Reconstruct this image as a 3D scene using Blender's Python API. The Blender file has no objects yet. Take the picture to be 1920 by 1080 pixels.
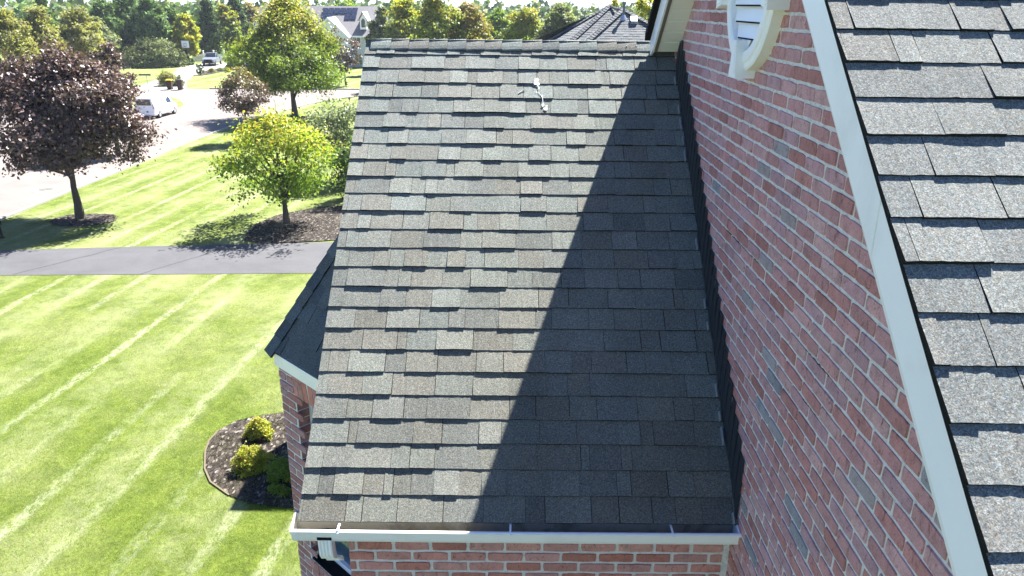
import bpy, bmesh, math, random
import numpy as np
from mathutils import Vector, Matrix
S = bpy.context.scene
COL = S.collection
R = math.radians

# ------------------------------------------------------------------ camera
CAM = np.array([-1.2119, -6.1142, 0.2759])
F_PX, PITCH, ROLL, YAW = 1442.4, 0.3540, 0.0094, 0.0011
_F = np.array([math.sin(YAW)*math.cos(PITCH), math.cos(YAW)*math.cos(PITCH), -math.sin(PITCH)])
_R0 = np.array([math.cos(YAW), -math.sin(YAW), 0.0]); _U0 = np.cross(_R0, _F)
_R = _R0*math.cos(ROLL) + _U0*math.sin(ROLL); _U = -_R0*math.sin(ROLL) + _U0*math.cos(ROLL)
cd = bpy.data.cameras.new('camera'); cam = bpy.data.objects.new('camera', cd); COL.objects.link(cam)
cd.sensor_width = 36; cd.lens = F_PX/1920*36; cd.clip_start = 0.05; cd.clip_end = 20000
cam.matrix_world = Matrix(((_R[0], _U[0], -_F[0], CAM[0]), (_R[1], _U[1], -_F[1], CAM[1]), (_R[2], _U[2], -_F[2], CAM[2]), (0, 0, 0, 1)))
S.camera = cam

# ------------------------------------------------------------------ light
SUN = np.array([0.60, 1.0, 1.5]); SUN = SUN/np.linalg.norm(SUN)
w = bpy.data.worlds.new("World"); S.world = w; w.use_nodes = True
nt = w.node_tree
sky = nt.nodes.new('ShaderNodeTexSky'); sky.sky_type = 'NISHITA'; sky.sun_disc = False
sky.sun_elevation = math.asin(SUN[2]); sky.sun_rotation = math.atan2(SUN[0], SUN[1])
sky.air_density = .7; sky.dust_density = 0.25; sky.ozone_density = 3.0
tint = nt.nodes.new('ShaderNodeMix'); tint.data_type = 'RGBA'; tint.blend_type = 'MULTIPLY'; tint.inputs[0].default_value = 1.0
nt.links.new(sky.outputs[0], tint.inputs[6]); tint.inputs[7].default_value = (.74, .88, 1.10, 1)
nt.links.new(tint.outputs[2], nt.nodes['Background'].inputs[0])
nt.nodes['Background'].inputs[1].default_value = 0.05
sl = bpy.data.lights.new('sun', 'SUN'); sl.energy = 5.0; sl.angle = R(0.5); sl.color = (1.0, 0.965, 0.90)
so = bpy.data.objects.new('sun', sl); COL.objects.link(so)
so.rotation_euler = Vector(SUN).to_track_quat('Z', 'Y').to_euler()
S.view_settings.view_transform = 'Standard'; S.view_settings.look = 'None'
S.view_settings.exposure = 2.4; S.view_settings.gamma = 1.0
S.render.resolution_x = 1024; S.render.resolution_y = 576

# ------------------------------------------------------------------ helpers
def nz(a):
    a = np.asarray(a, float); return a/np.linalg.norm(a)

class MB:
    """collects polygons with a colour and a material slot per face"""
    def __init__(s): s.v = []; s.f = []; s.c = []; s.m = []
    def poly(s, pts, col=(1, 1, 1), m=0):
        b = len(s.v); s.v += [tuple(map(float, p)) for p in pts]; s.f.append(tuple(range(b, b+len(pts)))); s.c.append(col); s.m.append(m)
    def faces(s, pts, fs, col=(1, 1, 1), m=0):
        b = len(s.v); s.v += [tuple(map(float, p)) for p in pts]
        for f in fs: s.f.append(tuple(b+i for i in f)); s.c.append(col); s.m.append(m)
    def frame_box(s, o, u, v, n, a, b, c, col=(1, 1, 1), m=0):
        """box spanning a=(a0,a1) along u, b along v, c along n"""
        o, u, v, n = map(np.asarray, (o, u, v, n))
        P = [o+u*x+v*y+n*z for z in c for y in b for x in a]
        s.faces(P, [(0, 2, 3, 1), (4, 5, 7, 6), (0, 1, 5, 4), (2, 6, 7, 3), (0, 4, 6, 2), (1, 3, 7, 5)], col, m)
    def box(s, x0, x1, y0, y1, z0, z1, col=(1, 1, 1), m=0):
        s.frame_box((0, 0, 0), (1, 0, 0), (0, 1, 0), (0, 0, 1), (x0, x1), (y0, y1), (z0, z1), col, m)
    def prism(s, pts, d, col=(1, 1, 1), m=0):
        pts = [np.asarray(p, float) for p in pts]; d = np.asarray(d, float); n = len(pts)
        P = pts + [p+d for p in pts]
        s.faces(P, [tuple(range(n))[::-1], tuple(range(n, 2*n))] + [(i, (i+1) % n, n+(i+1) % n, n+i) for i in range(n)], col, m)
    def tube(s, pts, rad, seg=8, col=(1, 1, 1), m=0, caps=True):
        pts = [np.asarray(p, float) for p in pts]; n = len(pts)
        rad = [rad]*n if not hasattr(rad, '__len__') else rad
        P = []
        for i, p in enumerate(pts):
            t = nz(pts[min(i+1, n-1)] - pts[max(i-1, 0)])
            a = nz(np.cross(t, (0.31, 0.17, 0.93) if abs(t[2]) < .9 else (1, 0.2, 0))); b = np.cross(t, a)
            for k in range(seg):
                th = 2*math.pi*k/seg; P.append(p + rad[i]*(math.cos(th)*a + math.sin(th)*b))
        fs = [(i*seg+k, i*seg+(k+1) % seg, (i+1)*seg+(k+1) % seg, (i+1)*seg+k) for i in range(n-1) for k in range(seg)]
        if caps: fs += [tuple(range(seg))[::-1], tuple(range((n-1)*seg, n*seg))]
        s.faces(P, fs, col, m)
    def ellipsoid(s, c, r, nu=12, nv=8, col=(1, 1, 1), m=0):
        P = []; c = np.asarray(c, float)
        for j in range(nv+1):
            th = math.pi*j/nv
            for i in range(nu):
                ph = 2*math.pi*i/nu; P.append(c + np.array([r[0]*math.sin(th)*math.cos(ph), r[1]*math.sin(th)*math.sin(ph), r[2]*math.cos(th)]))
        s.faces(P, [(j*nu+i, (j+1)*nu+i, (j+1)*nu+(i+1) % nu, j*nu+(i+1) % nu) for j in range(nv) for i in range(nu)], col, m)
    def build(s, name, mats, parent=None, clip=None, smooth=False, weld=False):
        me = bpy.data.meshes.new(name); me.from_pydata(s.v, [], s.f)
        if not isinstance(mats, (list, tuple)): mats = [mats]
        for mt in mats: me.materials.append(mt)
        me.polygons.foreach_set('material_index', s.m)
        at = me.attributes.new('Col', 'FLOAT_COLOR', 'FACE')
        at.data.foreach_set('color', np.array([(c[0], c[1], c[2], 1) for c in s.c], dtype=np.float32).ravel())
        if clip or weld:
            bm = bmesh.new(); bm.from_mesh(me)
            if weld: bmesh.ops.remove_doubles(bm, verts=bm.verts, dist=1e-5)
            for (co, no) in (clip or []):
                bmesh.ops.bisect_plane(bm, geom=bm.verts[:]+bm.edges[:]+bm.faces[:], dist=1e-6, plane_co=Vector(co), plane_no=Vector(no), clear_outer=True)
            bm.to_mesh(me); bm.free()
        if smooth: me.polygons.foreach_set('use_smooth', [True]*len(me.polygons))
        me.update()
        return link(name, me, parent)

def link(name, me, parent=None):
    o = bpy.data.objects.new(name, me); COL.objects.link(o)
    if parent is not None:
        o.parent = parent
        L = Vector((0, 0, 0)); p = parent
        while p is not None and 'wc' not in p: p = p.parent
        if p is not None and parent is p and p['wc']: o.location = -p.location
    return o
def tag(o, label=None, cat=None, group=None, kind=None):
    if label: o['label'] = label
    if cat: o['category'] = cat
    if group: o['group'] = group
    if kind: o['kind'] = kind
    return o
def thing(name, label, cat, loc=(0, 0, 0), rz=0, group=None, world=False):
    """Empty at the thing's base; world=True means that its parts are written in world coordinates"""
    o = bpy.data.objects.new(name, None); COL.objects.link(o); o.location = loc; o.rotation_euler = (0, 0, rz)
    o.empty_display_size = .2
    o['wc'] = 1 if world else 0
    return tag(o, label, cat, group)
def copy_thing(o, loc, rz, label, scale=None):
    c = o.copy(); COL.objects.link(c); c.location = loc; c.rotation_euler = (0, 0, rz); c['label'] = label
    if scale: c.scale = scale
    def rec(a, b):
        for ch in list(a.children):
            d = ch.copy(); COL.objects.link(d); d.parent = b; rec(ch, d)
    rec(o, c); return c

# ------------------------------------------------------------------ materials
def new_mat(name, rough=.8, spec=.3, metal=0.0):
    m = bpy.data.materials.new(name); m.use_nodes = True
    b = m.node_tree.nodes['Principled BSDF']
    b.inputs['Roughness'].default_value = rough; b.inputs['Specular IOR Level'].default_value = spec; b.inputs['Metallic'].default_value = metal
    return m, m.node_tree, b
def N(t, kind, **kw):
    n = t.nodes.new(kind)
    for k, v in kw.items(): setattr(n, k, v)
    return n
def coords(t, scale=1.0, rot=(0, 0, 0), loc=(0, 0, 0)):
    tc = N(t, 'ShaderNodeTexCoord'); mp = N(t, 'ShaderNodeMapping')
    mp.inputs['Scale'].default_value = scale if hasattr(scale, '__len__') else (scale,)*3
    mp.inputs['Rotation'].default_value = rot; mp.inputs['Location'].default_value = loc
    t.links.new(tc.outputs['Object'], mp.inputs[0]); return mp.outputs[0]
def noise(t, vec, scale, detail=3, rough=.55, dist=0):
    n = N(t, 'ShaderNodeTexNoise'); n.inputs['Scale'].default_value = scale; n.inputs['Detail'].default_value = detail
    n.inputs['Roughness'].default_value = rough; n.inputs['Distortion'].default_value = dist
    t.links.new(vec, n.inputs['Vector']); return n.outputs['Fac']
def ramp(t, fac, stops, mode='LINEAR'):
    r = N(t, 'ShaderNodeValToRGB'); r.color_ramp.interpolation = mode
    el = r.color_ramp.elements
    while len(el) < len(stops): el.new(.5)
    for e, (p, c) in zip(el, stops):
        e.position = p; e.color = (c, c, c, 1) if not hasattr(c, '__len__') else (*c, 1)
    t.links.new(fac, r.inputs[0]); return r.outputs[0]
def mix(t, a, b, fac, mode='MIX'):
    m = N(t, 'ShaderNodeMix'); m.data_type = 'RGBA'; m.blend_type = mode
    for s_, x in ((m.inputs[0], fac), (m.inputs[6], a), (m.inputs[7], b)):
        if isinstance(x, (int, float)): s_.default_value = x
        elif isinstance(x, tuple): s_.default_value = (*x, 1)
        else: t.links.new(x, s_)
    return m.outputs[2]
def bump(t, b, h, strength=.3, dist=.01):
    n = N(t, 'ShaderNodeBump'); n.inputs['Strength'].default_value = strength; n.inputs['Distance'].default_value = dist
    t.links.new(h, n.inputs['Height']); t.links.new(n.outputs[0], b.inputs['Normal'])
def attr(t):
    a = N(t, 'ShaderNodeAttribute'); a.attribute_name = 'Col'; return a.outputs['Color']

def mat_plain(name, col, rough=.6, spec=.3, metal=0.0, var=.12, scale=6.0, dirt=None, bumpy=0):
    m, t, b = new_mat(name, rough, spec, metal)
    v = coords(t); n = noise(t, v, scale, 5, .65)
    c = mix(t, tuple(x*(1-var) for x in col), tuple(min(1, x*(1+var)) for x in col), n)
    if dirt:
        d = ramp(t, noise(t, v, scale*.6, 6, .7, .5), [(.5, 0.0), (.75, 1.0)])
        c = mix(t, c, dirt, d)
    t.links.new(c, b.inputs['Base Color'])
    if bumpy: bump(t, b, noise(t, v, scale*8, 3), bumpy, .01)
    return m
def mat_attr(name, rough=.7, spec=.3, var=.2, scale=8.0, transl=0.0, metal=0.0):
    m, t, b = new_mat(name, rough, spec, metal)
    v = coords(t); n = ramp(t, noise(t, v, scale, 4), [(.3, 1-var), (.7, 1+var)])
    c = mix(t, attr(t), n, 1.0, 'MULTIPLY'); t.links.new(c, b.inputs['Base Color'])
    if transl:
        tr = N(t, 'ShaderNodeBsdfTranslucent'); g = mix(t, c, (1.5, 1.55, .8), 1.0, 'MULTIPLY'); t.links.new(g, tr.inputs[0])
        ms = N(t, 'ShaderNodeMixShader'); ms.inputs[0].default_value = transl
        t.links.new(b.outputs[0], ms.inputs[1]); t.links.new(tr.outputs[0], ms.inputs[2])
        t.links.new(ms.outputs[0], t.nodes['Material Output'].inputs[0])
    return m

def mat_shingle():
    m, t, b = new_mat('shingle_granules', .95, .12)
    v = coords(t)
    vo = N(t, 'ShaderNodeTexVoronoi'); vo.inputs['Scale'].default_value = 340; t.links.new(v, vo.inputs['Vector'])
    g1 = ramp(t, N_sep(t, vo.outputs['Color']), [(.0, .52), (.45, .90), (.8, 1.10), (1.0, 1.55)])
    g2 = ramp(t, noise(t, v, 105, 3, .7), [(.3, .70), (.5, 1.0), (.72, 1.38)])
    g3 = ramp(t, noise(t, v, 2.2, 5, .6), [(.3, .86), (.7, 1.12)])
    c = mix(t, attr(t), (.74, .765, .765), 1.0, 'MULTIPLY'); c = mix(t, c, g1, 1.0, 'MULTIPLY'); c = mix(t, c, g2, 1.0, 'MULTIPLY'); c = mix(t, c, g3, 1.0, 'MULTIPLY')
    tint = mix(t, (1.14, 1.0, .84), (.86, 1.0, 1.10), N_sep2(t, vo.outputs['Color'])); c = mix(t, c, tint, 1.0, 'MULTIPLY')
    t.links.new(c, b.inputs['Base Color'])
    bump(t, b, N_sep(t, vo.outputs['Color']), .55, .003)
    return m
def N_sep(t, c):
    s = N(t, 'ShaderNodeSeparateColor'); t.links.new(c, s.inputs[0]); return s.outputs[0]
def N_sep2(t, c):
    s = N(t, 'ShaderNodeSeparateColor'); t.links.new(c, s.inputs[0]); return s.outputs[1]

def mat_brick():
    m, t, b = new_mat('fired_brick', .9, .2)
    v = coords(t)
    blot = ramp(t, noise(t, v, 14, 6, .7, .4), [(.3, .72), (.5, 1.0), (.7, 1.16)])
    c = mix(t, attr(t), blot, 1.0, 'MULTIPLY')
    fine = ramp(t, noise(t, v, 160, 3, .7), [(.3, .8), (.7, 1.2)]); c = mix(t, c, fine, 1.0, 'MULTIPLY')
    red = ramp(t, noise(t, coords(t, (1, 1, .55)), 32, 5, .75, 1.2), [(.56, 0.0), (.68, .75)])
    c = mix(t, c, (.13, .035, .025), red)
    pale = ramp(t, noise(t, coords(t, (1, 1, .4), loc=(4, 2, 7)), 22, 5, .7, .6), [(.55, 0.0), (.75, .4)])
    c = mix(t, c, (.42, .33, .33), pale)
    spk = ramp(t, noise(t, v, 95, 2, .6), [(.69, 0.0), (.74, .8)]); c = mix(t, c, (.03, .022, .022), spk)
    t.links.new(c, b.inputs['Base Color']); bump(t, b, noise(t, v, 120, 4, .7), .5, .004)
    return m
def mat_mortar():
    m, t, b = new_mat('pale_mortar', .95, .1)
    v = coords(t)
    c = ramp(t, noise(t, v, 30, 5, .7), [(.25, (.46, .44, .42)), (.5, (.72, .70, .67)), (.75, (.84, .82, .79))])
    t.links.new(c, b.inputs['Base Color']); bump(t, b, noise(t, v, 90, 4, .8), .8, .008)
    return m
def mat_lawn():
    m, t, b = new_mat('mown_lawn', .9, .15)
    v = coords(t)
    big = noise(t, v, .35, 4, .6); mid = noise(t, v, 2.2, 6, .75, .5)
    fine = noise(t, coords(t, (1, .75, 1)), 20, 6, .85); blade = noise(t, coords(t, (1, .6, 1)), 110, 3, .8)
    c = mix(t, (.062, .095, .011), (.148, .190, .032), ramp(t, mid, [(.32, 0.0), (.66, 1.0)]))
    c = mix(t, c, (.060, .085, .010), ramp(t, noise(t, coords(t, (1.2, .6, 1), loc=(9, 3, 0)), 1.0, 6, .75, .4), [(.52, 0.0), (.68, .65)]))
    c = mix(t, c, (.26, .27, .12), ramp(t, big, [(.45, 0.0), (.75, .6)]))
    c = mix(t, c, ramp(t, fine, [(.28, .40), (.5, 1.0), (.72, 1.6)]), 1.0, 'MULTIPLY')
    c = mix(t, c, ramp(t, blade, [(.25, .6), (.5, 1.0), (.75, 1.5)]), .8, 'MULTIPLY')
    # soft streaks of pale dry clippings left by the mower
    def streaks(scale, lo, hi, loc, dist):
        wv = N(t, 'ShaderNodeTexWave'); wv.wave_type = 'BANDS'; wv.bands_direction = 'X'; wv.wave_profile = 'SIN'
        wv.inputs['Scale'].default_value = scale; wv.inputs['Distortion'].default_value = dist; wv.inputs['Detail'].default_value = 4; wv.inputs['Detail Scale'].default_value = .5
        t.links.new(coords(t, 1.0, rot=(0, 0, R(6.5)), loc=loc), wv.inputs[0]); return ramp(t, wv.outputs['Fac'], [(lo, 0.0), (hi, 1.0)])
    tex = ramp(t, noise(t, coords(t, (1, .55, 1), rot=(0, 0, R(6.5))), 7, 6, .85), [(.42, 0.0), (.62, 1.0)])
    pres = ramp(t, noise(t, coords(t, (.55, .13, 1), loc=(3.1, 1.7, 0)), 1.0, 3, .6), [(.42, 0.0), (.66, 1.0)])
    f = mix(t, streaks(.233, .78, 1.0, (0, 0, 0), 1.5), pres, 1.0, 'MULTIPLY'); f = mix(t, f, tex, 1.0, 'MULTIPLY')
    c = mix(t, c, (.44, .46, .31), f)
    g = mix(t, streaks(.117, .35, .9, (1, 0, 0), 1.6), ramp(t, noise(t, v, 1.3, 6, .8), [(.38, 0.0), (.7, .75)]), 1.0, 'MULTIPLY')
    c = mix(t, c, (.28, .30, .15), g)
    dry = ramp(t, noise(t, v, .9, 6, .75, .6), [(.62, 0.0), (.78, .6)]); c = mix(t, c, (.36, .33, .19), dry)
    t.links.new(c, b.inputs['Base Color']); bump(t, b, blade, .9, .05)
    return m
def mat_asphalt(name, c0, c1, crack=True):
    m, t, b = new_mat(name, .85, .25)
    v = coords(t)
    c = mix(t, c0, c1, ramp(t, noise(t, v, .7, 6, .65, .4), [(.3, 0.0), (.7, 1.0)]))
    c = mix(t, c, ramp(t, noise(t, v, 60, 3, .8), [(.3, .8), (.7, 1.2)]), 1.0, 'MULTIPLY')
    t.links.new(c, b.inputs['Base Color']); bump(t, b, noise(t, v, 120, 3), .4, .01)
    return m
def mat_mulch():
    m, t, b = new_mat('bark_mulch', .95, .1)
    v = coords(t, (1, 1, 1)); vo = N(t, 'ShaderNodeTexVoronoi'); vo.inputs['Scale'].default_value = 22; t.links.new(coords(t, (1, .5, 1), rot=(0, 0, .6)), vo.inputs['Vector'])
    c = ramp(t, N_sep(t, vo.outputs['Color']), [(0, (.010, .008, .007)), (.5, (.030, .025, .021)), (.85, (.06, .05, .044)), (1, (.18, .16, .14))])
    c = mix(t, c, (.13, .115, .095), ramp(t, noise(t, coords(t), .9, 5, .7), [(.5, 0.0), (.7, .7)]))
    t.links.new(c, b.inputs['Base Color']); bump(t, b, N_sep2(t, vo.outputs['Color']), 1.0, .06)
    return m

M = {}
M['shingle'] = mat_shingle(); M['brick'] = mat_brick(); M['mortar'] = mat_mortar(); M['lawn'] = mat_lawn()
M['white'] = mat_plain('white_painted_metal', (.88, .885, .89), .35, .5, var=.03, scale=3, dirt=(.76, .76, .75))
M['vinyl'] = mat_plain('cream_vinyl', (.78, .77, .72), .5, .4, var=.05)
M['ventwhite'] = mat_plain('white_moulded_vinyl', (.88, .88, .87), .45, .4, var=.03, scale=5)
M['flash'] = mat_plain('dark_bronze_flashing', (.030, .036, .045), .5, .5, metal=.2, var=.3, scale=12)
M['galv'] = mat_plain('bare_metal', (.45, .48, .52), .35, .5, metal=.6, var=.15, scale=12)
M['gutterin'] = mat_plain('dusty_gutter_inside', (.42, .40, .34), .8, .2, var=.2, scale=7, dirt=(.10, .09, .07))
M['dark'] = mat_plain('dark_gap', (.012, .012, .013), .9, .1, var=.3)
M['trim_brown'] = mat_plain('taupe_edge_trim', (.16, .14, .125), .6, .3, var=.1)
M['street'] = mat_asphalt('street_asphalt', (.140, .117, .108), (.178, .150, .138))
M['drive'] = mat_asphalt('sealed_driveway', (.058, .058, .063), (.078, .078, .084))
M['pale_drive'] = mat_asphalt('pale_driveway', (.19, .18, .175), (.26, .245, .235))
M['kerb'] = mat_plain('concrete_kerb', (.28, .27, .24), .9, .2, var=.15, scale=5)
M['mulch'] = mat_mulch()
M['bark'] = mat_plain('tree_bark', (.085, .07, .055), .95, .1, var=.45, scale=9, bumpy=.8)
M['leaf'] = mat_attr('broad_leaves', .55, .35, .18, 3.0, transl=.42)
M['purple_leaf'] = mat_attr('purple_leaves', .46, .5, .2, 3.0, transl=.16)
M['needle'] = mat_attr('conifer_needles', .75, .2, .2, 2.0, transl=.15)
M['paint'] = mat_attr('car_paint', .25, .6, .03, 3.0)
M['glass'] = mat_plain('dark_glass', (.02, .025, .03), .08, .8, var=.05)
M['skyglass'] = mat_plain('window_glass', (.05, .09, .14), .05, 1.0, var=.05)  # blue base colour stands in for reflected sky
M['rubber'] = mat_plain('black_rubber', (.018, .018, .018), .85, .2)
M['housewall'] = mat_plain('pale_grey_stucco', (.50, .52, .56), .9, .2, var=.06, scale=2)
M['housewhite'] = mat_plain('white_trim', (.78, .79, .80), .6, .3, var=.04)
M['solar'] = mat_plain('solar_cell_blue', (.015, .02, .04), .15, .8, var=.1)
M['any'] = mat_attr('painted_surface', .6, .3, .1, 4.0)
M['droppings'] = mat_plain('bird_lime', (.82, .82, .80), .9, .1, var=.05)

G = CAM[2] - 9.5          # ground level
SL = 0.6974               # roof pitch (10/12)
CS, SN = math.cos(SL), math.sin(SL)
EXP = .1429
W = 2.3252                # wing roof width
# ------------------------------------------------------------------ ground
def sheet(name, pts, mat, z, label=None, kind='structure'):
    mb = MB(); mb.poly([(x, y, z) for x, y in pts]); o = mb.build(name, mat)
    o['kind'] = kind
    return o
rng = np.random.default_rng(5)
def terrain():
    mb = MB(); nu = 256
    radii = [0.0, 8, 20, 40, 70, 110, 180, 280, 420, 650, 1000, 1500, 2200, 3200, 4500, 6500]
    def h(r, a):
        if r <= 180: return 0.0
        base = -np.interp(r, [180, 420, 1000, 1800, 2600, 3600, 5000, 6500], [0, 7, 24, 40, 33, 36, 60, 95])
        return base + (r/2600)*(4.5*math.sin(a*9+1)+3*math.sin(a*23+r*.002)+2*math.sin(a*51))*min(1, (r-180)/900)
    P = [(CAM[0], 30.0, G)]
    for r in radii[1:]:
        for i in range(nu):
            a = 2*math.pi*i/nu; P.append((CAM[0]+r*math.sin(a), 30+r*math.cos(a), G+h(r, a)))
    fs = [(0, 1+(i+1) % nu, 1+i) for i in range(nu)]
    for j in range(len(radii)-2):
        for i in range(nu):
            a, b = 1+j*nu+i, 1+j*nu+(i+1) % nu; fs.append((a, b, b+nu, a+nu))
    ng = nu + nu*2*0
    cut = nu + nu*5                                   # faces inside 180 m are lawn, the rest wooded country
    mb.faces(P, fs[:cut]); o = mb.build('ground', [M['lawn']]); o['kind'] = 'structure'
    m2 = MB(); m2.faces(P, fs[cut:]); o = m2.build('hills', mat_plain('wooded_country', (.055, .075, .03), .95, .1, var=.5, scale=.03)); o['kind'] = 'structure'
    return h
TH = terrain()
def px(u, v, z=G):
    d = _F + (u-960)/F_PX*_R - (v-540)/F_PX*_U; t = (z-CAM[2])/d[2]; p = CAM + t*d; return (p[0], p[1])
def pxy(u, v, y):
    d = _F + (u-960)/F_PX*_R - (v-540)/F_PX*_U; t = (y-CAM[1])/d[1]; return CAM + t*d

# street: a long straight running away from us and a side street going right beyond the big tree
near_edge = [(-24.6, -40), (-24.7, 28.2), (-24.5, 37.6), (-24.4, 48.8), (-23.9, 57.3), (-22.7, 64.9), (-21.6, 70.5), (-20.0, 75.4), (-17.6, 78.6), (-13, 80.0), (60, 80.0)]
far_edge = [(60, 86.5), (-20, 85.2), (-36, 84.4), (-41, 84.6), (-75, 86), (-75, 40), (-48, 20), (-46, -40)]
sheet('street', near_edge + far_edge, M['street'], G+.01)
def kerb(name, line, wd=.22, h=.12, close=False, side=1):
    mb = MB(); n = len(line); L = [np.array(p, float) for p in line]
    out = []
    for i in range(n):
        a = L[i-1] if (i or close) else L[i]; b = L[(i+1) % n] if (i < n-1 or close) else L[i]
        t = nz(b-a); out.append(L[i] + side*np.array([t[1], -t[0]])*wd)
    rngi = range(n if close else n-1)
    for i in rngi:
        j = (i+1) % n
        p = [(*L[i], G), (*L[j], G), (*out[j], G), (*out[i], G)]; mb.prism(p, (0, 0, h))
    o = mb.build(name, M['kerb'], weld=True); o['kind'] = 'structure'; return o
kerb('kerb', near_edge, .18, .10)
kerb('kerb', [(60, 86.5), (-20, 85.2), (-36, 84.4)], .2, .14)
isl = [px(u, v) for u, v in ((345, 198), (338, 190), (318, 184), (285, 181), (240, 181), (150, 185), (60, 200), (40, 215), (150, 214), (255, 214), (325, 208), (340, 203))]
sheet('island_lawn', isl, M['lawn'], G+.13)
kerb('island_kerb', isl, .45, .12, close=True, side=-1)
dn = [(-60, 20.2), (-30, 22.4), (-21.79, 23.41), (-15.69, 24.18), (-9.05, 24.91), (-3.5, 25.2), (3, 25.2), (3, 21.0), (-8.84, 20.96), (-14.2, 20.69), (-19.92, 20.42), (-30, 19.9), (-60, 18)]
dn = [(x, y) for x, y in dn if x > -25] ; dn = [(-24.75, 23.1)] + dn + [(-24.75, 20.1)]
sheet('driveway', dn, M['drive'], G+.012)
mbc = MB()
for a, b in (((-19.5, 20.5), (-17.2, 23.9)), ((-14.9, 20.7), (-12.6, 24.4))):
    a = np.array(a); b = np.array(b); d = nz(b-a); q = np.array([-d[1], d[0]])*.012; k = 14; prev = a
    for i in range(1, k+1):
        p = a+(b-a)*i/k + np.array([rng.normal(0, .03), 0]); mbc.poly([(*(prev-q), G+.017), (*(p-q), G+.017), (*(p+q), G+.017), (*(prev+q), G+.017)]); prev = p
o = mbc.build('driveway_joint', M['dark']); o['kind'] = 'structure'
fd = [px(u, v) for u, v in ((240, 169), (265, 160), (318, 140), (333, 133), (331, 129), (352, 124), (380, 119), (470, 117), (470, 128), (430, 126), (400, 131), (378, 137), (362, 143), (350, 152), (350, 169.5))]
sheet('neighbour_driveway', fd, M['pale_drive'], G+.02)
def blob_sheet(name, cx, cy, rx, ry, mat, z, n=40, rough=.06, label=None):
    return sheet(name, [(cx+rx*math.cos(2*math.pi*i/n)*(1+rng.normal(0, rough)), cy+ry*math.sin(2*math.pi*i/n)*(1+rng.normal(0, rough))) for i in range(n)], mat, z)
blob_sheet('mulch_ring', -20.85, 28.05, 1.45, 1.15, M['mulch'], G+.03)
blob_sheet('mulch_ring', -20.2, 49.8, 1.1, .9, M['mulch'], G+.03)
blob_sheet('mulch_ring', -20.1, 61.6, 1.6, 1.2, M['mulch'], G+.03)
sheet('mulch_bed', [px(u, v) for u, v in ((458, 452), (463, 436), (480, 421), (520, 404), (560, 396), (600, 389), (645, 386), (700, 384), (700, 449), (640, 450), (600, 453), (540, 456), (490, 457))], M['mulch'], G+.035)
bed = [px(u, v) for u, v in ((385, 848), (384, 880), (395, 905), (430, 930), (470, 946), (520, 953), (560, 956), (660, 956), (660, 770), (560, 772), (520, 776), (480, 782), (445, 790), (410, 808), (392, 828))]
sheet('foundation_bed', bed, M['mulch'], G+.03)
kb = MB()
L = [np.array(p) for p in bed[13:] + bed[:4]]
for a, b in zip(L[:-1], L[1:]):
    d = nz(b-a); q = np.array([-d[1], d[0]])*.018; kb.prism([(*(a-q), G), (*(b-q), G), (*(b+q), G), (*(a+q), G)], (0, 0, .034))
o = kb.build('bed_edging', mat_plain('sandy_edging', (.12, .10, .07), .9, .1), weld=True); o['kind'] = 'structure'
sheet('neighbour_bed', [px(u, v) for u, v in ((370, 139), (385, 133), (410, 129), (440, 126), (440, 130), (415, 135), (390, 140), (375, 142))], M['mulch'], G+.04)

# ------------------------------------------------------------------ the brick house
HOUSE = thing('brick_house', 'red brick house in the foreground with grey shingle roofs, white trim and an attic vent', 'house', (0, 0, G), world=True)
def shingle_field(O, u, v, n, width, rows, rg, cols, first=1, e=EXP, hb=.0078, ht=.0128, dv=0.0, wmin=.11, wmax=.25, edge=None, extra_up=.025):
    """laminated shingles: every course is a row of overlapping tabs of two thicknesses, seen as a saw-tooth"""
    mb = MB(); O, u, v, n = map(np.asarray, (O, u, v, n))
    for k in range(first, rows+1):
        x = -rg.uniform(0, .2); vb0 = k*e + dv
        wav = rg.uniform(0, 6.28); tooth = rg.random() < .5
        base_c = None
        while x < width:
            wd = rg.uniform(wmin, wmax)
            if rg.random() < .12: wd *= .45
            x1 = x+wd
            tooth = (not tooth) if rg.random() < .82 else tooth
            c = np.array(cols[rg.integers(len(cols))])*.6 + np.mean(cols, axis=0)*.4; c = c*rg.uniform(.93, 1.07)
            if not tooth: c = c*.97
            h = (ht if tooth else hb)*rg.uniform(.85, 1.15)
            gap = .0018 if rg.random() < .5 else 0.0
            a0, a1 = max(x+gap, 0), min(x1-gap, width)
            if a1-a0 > .004:
                ns = max(2, int((a1-a0)/.018)); xs = np.linspace(a0, a1, ns+1)
                skew = rg.normal(0, .0012)
                vb = [vb0 + (0 if tooth else -.0006) + .0014*math.sin(xx*3.1+wav) + rg.normal(0, .0006) + (skew if tooth else skew*.5) for xx in xs]
                hh = [h + rg.normal(0, .0005) + .0012*math.sin(xx*5+wav*2) for xx in xs]
                vt = vb0 - e - extra_up
                P = []
                for xx, b_, h_ in zip(xs, vb, hh):
                    P += [O+u*xx+v*vt+n*.0006, O+u*xx+v*b_+n*h_, O+u*xx+v*(b_-.0005)-n*.004]
                fs = []
                for i in range(ns):
                    q = 3*i; fs += [(q, q+1, q+4, q+3)]
                mb.faces(P, fs, tuple(c))
                mb.faces(P, [(3*i+1, 3*i+2, 3*i+5, 3*i+4) for i in range(ns)], tuple(c*.12))  # butt faces darkened in colour to draw the shadow line under the course
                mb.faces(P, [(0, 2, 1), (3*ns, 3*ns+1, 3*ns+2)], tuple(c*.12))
            x = x1
    return mb
WCOL = [(.265, .285, .27), (.25, .275, .27), (.29, .30, .28), (.235, .24, .225), (.27, .26, .24), (.225, .235, .235), (.25, .24, .22), (.285, .295, .285), (.20, .21, .21)]
rg = np.random.default_rng(11)
u = (1, 0, 0); vd = (0, -CS, -SN); nn = (0, -SN, CS)
field = shingle_field((-W, 0, 0), u, vd, nn, W, 25, rg, WCOL)
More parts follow.
